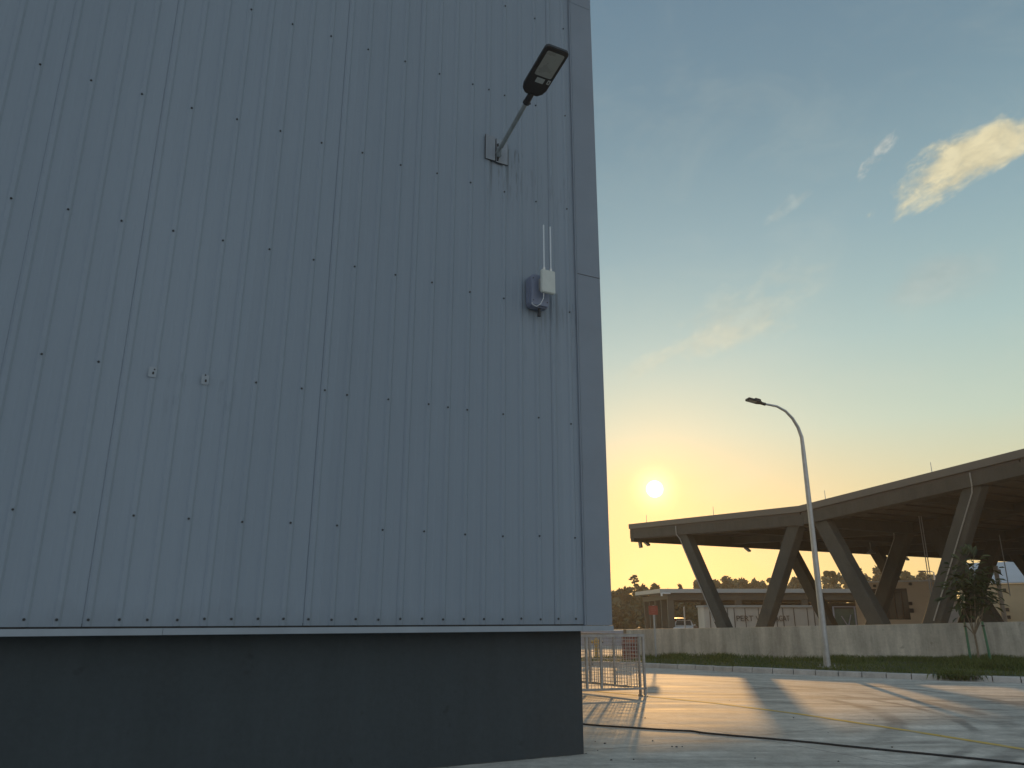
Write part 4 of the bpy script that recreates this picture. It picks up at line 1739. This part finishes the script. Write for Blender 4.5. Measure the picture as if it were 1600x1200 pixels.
TREES = [
    (961, 926, 32, 118, 'low round tree beside the warehouse corner, leftmost of the left clump', 'round', 1100),
    (977, 922, 36, 122, 'round tree just left of the tall thin tree', 'round', 1200),
    (990.5, 898, 20, 128, 'tall thin tree with flat tiers rising above the left clump', 'tiered', 420),
    (1003, 919, 36, 121, 'bushy tree just right of the tall thin tree, behind the red sign', 'round', 1200),
    (1022, 916, 28, 124, 'tree with pointed top between the red sign and the shed', 'round', 1100),
    (1038, 923, 34, 126, 'dense tree half hidden by the left end of the shed', 'round', 1100),
    (1062, 914, 9, 128, 'tiny tuft of tree showing above the left part of the shed roof', 'round', 300),
    (1093, 911, 26, 130, 'low tree top over the shed, left of the first slanted canopy leg', 'round', 800),
    (1136, 905.5, 46, 132, 'broad tree crown right of the first slanted canopy leg', 'round', 1300),
    (1160, 905, 36, 134, 'round tree crown midway between the first two canopy legs', 'round', 1200),
    (1183, 908, 20, 133, 'small tree peak just left of the second canopy leg', 'sparse', 500),
    (1201, 903, 28, 136, 'loose tree crown partly behind the second canopy leg', 'sparse', 650),
    (1243, 902, 44, 134, 'dark tree crown framed between second and third canopy legs', 'round', 1300),
    (1299, 893, 30, 120, 'thin open tree right of the street lamp pole', 'sparse', 600),
    (1337, 882, 44, 118, 'tall sparse tree with wide twigs beside the right sloping canopy leg', 'sparse', 650),
    (1374, 889, 46, 128, 'rounded tree crown above the beige building roof, left end', 'round', 1300),
    (1413, 895, 28, 132, 'tree crown above the beige building, right of the crossing legs', 'round', 900),
    (1440, 895.5, 36, 134, 'tree crown behind the two hanging wires', 'round', 1000),
    (1467, 897, 24, 132, 'small crown just left of the sapling leaves', 'round', 800),
    (1080, 940, 50, 110, 'dark tree seen between the shed posts behind the white car', 'round', 1100),
    (1052, 938, 44, 112, 'dark tree seen between the first two shed posts', 'round', 1100),
]
for i, (u, v, w, Y, lab, st, n) in enumerate(TREES):
    tree(u, v, w, Y, lab, st, .06, int(n * (1 if st == 'round' else 1.5)), i)
# undergrowth that closes the foot of the far wood: nobody could count it
mb = MB()
ru = random.Random(77)
for _ in range(9000):
    u = ru.uniform(860, 1330)
    Y = ru.uniform(112, 124)
    p = at(u, 960, Y)
    hmax = 4.6 if u < 1050 else 2.6
    p.z = hmax * (1 - ru.random() ** 1.6) * (0.8 + .2 * math.sin(u * .21) + .15 * math.sin(u * .083))
    nrm = Vector((ru.gauss(0, 1), ru.gauss(0, 1), ru.gauss(0, 1))).normalized()
    a = nrm.orthogonal().normalized()
    a.rotate(Matrix.Rotation(ru.uniform(0, 6.28), 3, nrm))
    b = nrm.cross(a)
    s = ru.uniform(.25, .6)
    mb.face([p - a * s, p - b * s * .6, p + a * s, p + b * s * .6])
tag(mb.build('undergrowth', M['leaf']), kind='stuff')

mb = MB()
for _ in range(9000):
    u = ru.choice((ru.uniform(1085, 1262), ru.uniform(1085, 1262), ru.uniform(1285, 1490)))
    Y = ru.uniform(138, 150)
    vt = 912 + 3.0 * math.sin(u * .19) + 2.2 * math.sin(u * .43 + 1) + 1.5 * math.sin(u * .9)
    if u > 1285:
        vt -= 10
    ptop = at(u, vt, Y)
    p = Vector((ptop.x, Y, ptop.z * (1 - .75 * ru.random() ** 1.7)))
    nrm = Vector((ru.gauss(0, 1), ru.gauss(0, 1), ru.gauss(0, 1))).normalized()
    a = nrm.orthogonal().normalized()
    a.rotate(Matrix.Rotation(ru.uniform(0, 6.28), 3, nrm))
    b = nrm.cross(a)
    s_ = ru.uniform(.25, .6)
    mb.face([p - a * s_, p - b * s_ * .6, p + a * s_, p + b * s_ * .6])
tag(mb.build('far_wood', M['leaf']), kind='stuff')

# ------------------------------------------------------------------ cable and stones on the yard
cpx = [(860, 1126), (913, 1133.5), (960, 1136.5), (1000, 1139), (1040, 1142), (1072, 1143.0), (1084, 1143.2), (1093, 1145.5), (1105, 1147.2), (1150, 1151), (1220, 1157), (1300, 1165), (1380, 1173.5), (1460, 1180.5), (1530, 1187.5), (1600, 1195.5), (1680, 1206), (1800, 1222)]
path = [ground(u, v) for u, v in cpx]
rc = random.Random(9)
full = []
for a, b in zip(path, path[1:]):
    L = (b - a).length
    k = max(2, int(L / .12))
    for j in range(k):
        full.append(a.lerp(b, j / k))
for _ in range(3):
    full = [full[0]] + [(full[i - 1] + full[i] * 2 + full[i + 1]) / 4 for i in range(1, len(full) - 1)] + [full[-1]]
wob = 0
for i, p in enumerate(full):
    wob = wob * .85 + rc.gauss(0, .006)
    p.y += wob
    p.z = .013
mb = MB()
mb.tube(full, .0125, 8)
tag(mb.build('black_cable', M['rubber'], smooth=True), 'black cable lying across the concrete yard from the warehouse corner', 'cable')
SPX = [(1050, 1167), (1057, 1167.5), (1066, 1167), (1093, 1146.5), (1140, 1095), (1365, 1125), (1394, 1168), (1558, 1190), (1020, 1158), (945, 1162), (930, 1159), (955, 1188), (990, 1187),
       (1008, 1122), (1240, 1122), (1294, 1145), (934, 1173), (1470, 1150), (1180, 1185), (1310, 1190)]
STAB = ['pebble left of three in a row below the cable', 'pebble middle of three in a row below the cable', 'pebble right of three in a row below the cable']
for i, (u, v) in enumerate(SPX):
    p = ground(u, v)
    mb = MB()
    r = rc.uniform(.007, .015)
    mb.lathe([(r * .5, -r * .2), (r, r * .25), (r * .85, r * .7), (r * .35, r)], seg=7)
    for q in mb.v:
        q.x *= rc.uniform(.7, 1.4)
        q.y *= rc.uniform(.7, 1.4)
    lab = STAB[i] if i < 3 else 'small dark pebble lying loose on the concrete yard'
    tag(mb.build('pebble', M['stone'], loc=p), lab, 'pebble', 'pebbles on the yard')

# ------------------------------------------------------------------ sky, sun
w = bpy.data.worlds.new('World')
SC.world = w
w.use_nodes = True
t = NT(w.node_tree)
bg = t.n['Background']
D = t.vmath('NORMALIZE', t.add('ShaderNodeTexCoord').outputs['Generated'])
sx = t.add('ShaderNodeSeparateXYZ')
t.put(sx.inputs[0], D)
zz = t.math('MAXIMUM', sx.outputs[2], 0.0)
sky = t.add('ShaderNodeTexSky', sky_type='NISHITA')
sky.sun_disc = False
sky.sun_elevation = SUN_EL
sky.sun_rotation = SUN_AZ
sky.air_density, sky.dust_density, sky.ozone_density = 1.0, 1.5, 2.0
K = 10.0


def c10(r, g, b):
    q = lin(r, g, b)
    return (q[0], q[1], q[2], 1)


def c20(r, g, b):
    q = lin(r, g, b)
    return (q[0] * 2.65, q[1] * 2.38, q[2] * 2.05, 1)


# sunset air, towards the sun
front = t.ramp(zz, [(0.0, c10(240, 210, 140)), (0.07, c10(236, 214, 150)), (0.14, c10(208, 210, 170)), (0.22, c10(190, 210, 192)), (0.32, c10(168, 197, 194)),
                    (0.44, c10(144, 175, 183)), (0.58, c10(120, 149, 163)), (0.75, c10(101, 128, 148)), (1.0, c10(86, 110, 136))])
back = t.ramp(zz, [(0.0, c20(150, 158, 170)), (0.15, c20(150, 162, 177)), (0.4, c20(128, 146, 166)), (1.0, c20(90, 112, 134))])
sd = t.vmath('DOT_PRODUCT', D, tuple(SUN))
fb = t.mapr(sd, -0.5, 0.75, 0, 1, True)
col = t.mix(fb, back, front)
ang = t.math('ARCCOSINE', t.math('MINIMUM', sd, 1.0))
# aureole: horizontal spread wider than vertical near the horizon comes from the front ramp
g1 = t.math('EXPONENT', t.math('MULTIPLY', ang, -1 / R(7.0)))
g2 = t.math('EXPONENT', t.math('MULTIPLY', ang, -1 / R(1.8)))
low = t.mapr(zz, 0.0, 0.42, 1.0, 0.15, True)
col = t.mix(t.math('MULTIPLY', g1, t.math('MULTIPLY', low, 0.85), clamp=True), col, c10(250, 178, 72))
g3 = t.math('MULTIPLY', t.math('EXPONENT', t.math('MULTIPLY', ang, -1 / R(15.0))), t.mapr(zz, 0.08, 0.24, 0.62, 0.0, True))
col = t.mix(g3, col, c10(250, 176, 66))
glow = t.add('ShaderNodeMix', data_type='RGBA', blend_type='ADD')
glow.clamp_result = False
t.put(glow.inputs[0], 1.0)
t.put(glow.inputs[6], col)
gm = t.mix(1.0, (0.55, 0.34, 0.08, 1), g2, 'MULTIPLY')
t.put(glow.inputs[7], gm)
halo = t.math('POWER', t.mapr(ang, R(0.5), R(2.2), 1.0, 0.0), 2.2)
glow2 = t.add('ShaderNodeMix', data_type='RGBA', blend_type='ADD')
glow2.clamp_result = False
t.put(glow2.inputs[0], 1.0)
t.put(glow2.inputs[6], glow.outputs[2])
t.put(glow2.inputs[7], t.mix(1.0, (0.5, 0.45, 0.30, 1), halo, 'MULTIPLY'))
col = glow2.outputs[2]


# clouds: positions fixed as directions on the sky dome
def cloud(col, u, v, u2, v2, ru_, rv_, seed, colr, edge, amt, nsc=9.0):
    c0 = ray(u, v).normalized()
    a = ray(u2, v2).normalized() - c0
    a = (a - c0 * a.dot(c0)).normalized()
    b = c0.cross(a).normalized()
    den = t.math('MAXIMUM', t.vmath('DOT_PRODUCT', D, tuple(c0)), 0.05)
    x = t.math('DIVIDE', t.vmath('DOT_PRODUCT', D, tuple(a)), den)
    y = t.math('DIVIDE', t.vmath('DOT_PRODUCT', D, tuple(b)), den)
    cx = t.add('ShaderNodeCombineXYZ')
    t.put(cx.inputs[0], t.math('MULTIPLY', x, 0.62))
    t.put(cx.inputs[1], y)
    cx.inputs[2].default_value = seed
    n = t.noise(cx.outputs[0], nsc, 8, 0.62, 0.5)
    n2 = t.noise(cx.outputs[0], nsc * 3.2, 6, 0.6, 0.3)
    xx = t.math('DIVIDE', x, ru_)
    yy = t.math('DIVIDE', y, rv_)
    r = t.math('ADD', t.math('MULTIPLY', xx, xx), t.math('MULTIPLY', yy, yy))
    dens = t.math('SUBTRACT', 1.0, r)
    dens = t.math('ADD', dens, t.math('MULTIPLY', t.math('SUBTRACT', n, 0.5), edge))
    dens = t.math('ADD', dens, t.math('MULTIPLY', t.math('SUBTRACT', n2, 0.5), edge * 0.45))
    infront = t.math('GREATER_THAN', t.vmath('DOT_PRODUCT', D, tuple(c0)), 0.5)
    k = t.math('MULTIPLY', t.mapr(dens, -0.25, 1.35, 0, amt, True), infront)
    shade = t.mapr(n2, 0.38, 0.62, 0.80, 1.04)
    cc = t.mix(1.0, colr, shade, 'MULTIPLY')
    return t.mix(k, col, cc)


cream = c10(236, 224, 182)
col = cloud(col, 1494, 262, 1590, 206, 0.088, 0.030, 3.3, cream, 5.2, 0.95, 16)
col = cloud(col, 1572, 222, 1640, 192, 0.06, 0.019, 7.1, cream, 4.4, 0.85, 15)
col = cloud(col, 1368, 245, 1392, 216, 0.032, 0.009, 8.3, c10(212, 212, 200), 7.5, 0.6, 30)
col = cloud(col, 1235, 318, 1250, 306, 0.030, 0.010, 9.9, c10(190, 200, 192), 5, 0.4, 24)
col = cloud(col, 1180, 480, 1260, 440, 0.09, 0.04, 12.4, c10(206, 208, 188), 5, 0.30, 17)
col = cloud(col, 1480, 435, 1530, 420, 0.07, 0.03, 15.2, c10(186, 192, 184), 2.4, 0.4, 14)
col = cloud(col, 1100, 535, 1180, 505, 0.10, 0.020, 19.0, c10(220, 214, 184), 4.5, 0.4, 14)
# thin high veil
veil = t.noise(t.mapping(D, scale=(2.2, 1, 3.5)), 3.2, 6, 0.6, 0.6)
col = t.mix(t.mapr(veil, 0.45, 0.75, 0, 0.10, True), col, c10(212, 214, 196))
# low warm banks near the horizon
bank = t.noise(t.mapping(D, scale=(1.0, 1, 9.0)), 6.0, 5, 0.6)
bk = t.math('MULTIPLY', t.mapr(bank, 0.5, 0.7, 0, 0.16, True), t.mapr(zz, 0.05, 0.2, 1, 0, True))
col = t.mix(bk, col, c10(238, 190, 120))
scaled = t.mix(1.0, col, (K, K, K, 1), 'MULTIPLY')
# a share of the physical sky keeps the light's colour honest
nish = t.mix(0.12, scaled, sky.outputs[0])
# the sun's face
face = t.mapr(ang, R(0.50), R(0.64), 1.0, 0.0, True)
sunc = t.mix(1.0, (60, 52, 36, 1), face, 'MULTIPLY')
fin = t.add('ShaderNodeMix', data_type='RGBA', blend_type='ADD')
fin.clamp_result = False
t.put(fin.inputs[0], 1.0)
t.put(fin.inputs[6], nish)
t.put(fin.inputs[7], sunc)
t.put(bg.inputs['Color'], fin.outputs[2])
bg.inputs['Strength'].default_value = 0.1

ld = bpy.data.lights.new('sun', 'SUN')
ld.energy = 4.2
ld.angle = R(0.8)
ld.color = (1.0, 0.56, 0.20)
lo = bpy.data.objects.new('sun', ld)
COL.objects.link(lo)
lo.rotation_euler = (-SUN).to_track_quat('-Z', 'Y').to_euler()

# ------------------------------------------------------------------ air
HAZE = 0.0008
if HAZE:
    mb = MB()
    mb.box((-120, -45, -1.0), (190, 185, 17.0))
    m = bpy.data.materials.new('haze_air')
    m.use_nodes = True
    ht = NT(m.node_tree)
    ht.n.remove(ht.n['Principled BSDF'])
    pv = ht.add('ShaderNodeVolumePrincipled')
    pv.inputs['Color'].default_value = (0.95, 0.92, 0.85, 1)
    pv.inputs['Density'].default_value = HAZE
    pv.inputs['Anisotropy'].default_value = 0.3
    ht.l.new(pv.outputs[0], ht.n['Material Output'].inputs['Volume'])
    hz_ = tag(mb.build('haze', m), kind='stuff')

# ------------------------------------------------------------------ camera, render settings
cam = bpy.data.cameras.new('camera')
cam.sensor_width = 36
cam.lens = 27.0
cam.clip_start = 0.05
cam.clip_end = 9000
co = bpy.data.objects.new('camera', cam)
COL.objects.link(co)
co.location = (0, 0, EYE)
co.rotation_euler = (PI / 2 + PITCH, 0, 0)
SC.camera = co
SC.render.engine = 'CYCLES'
SC.cycles.use_denoising = True
SC.cycles.max_bounces = 6
SC.cycles.volume_bounces = 0
SC.cycles.sample_clamp_indirect = 8
SC.view_settings.view_transform = 'Standard'
SC.view_settings.look = 'None'
SC.view_settings.exposure = 0
SC.view_settings.gamma = 1
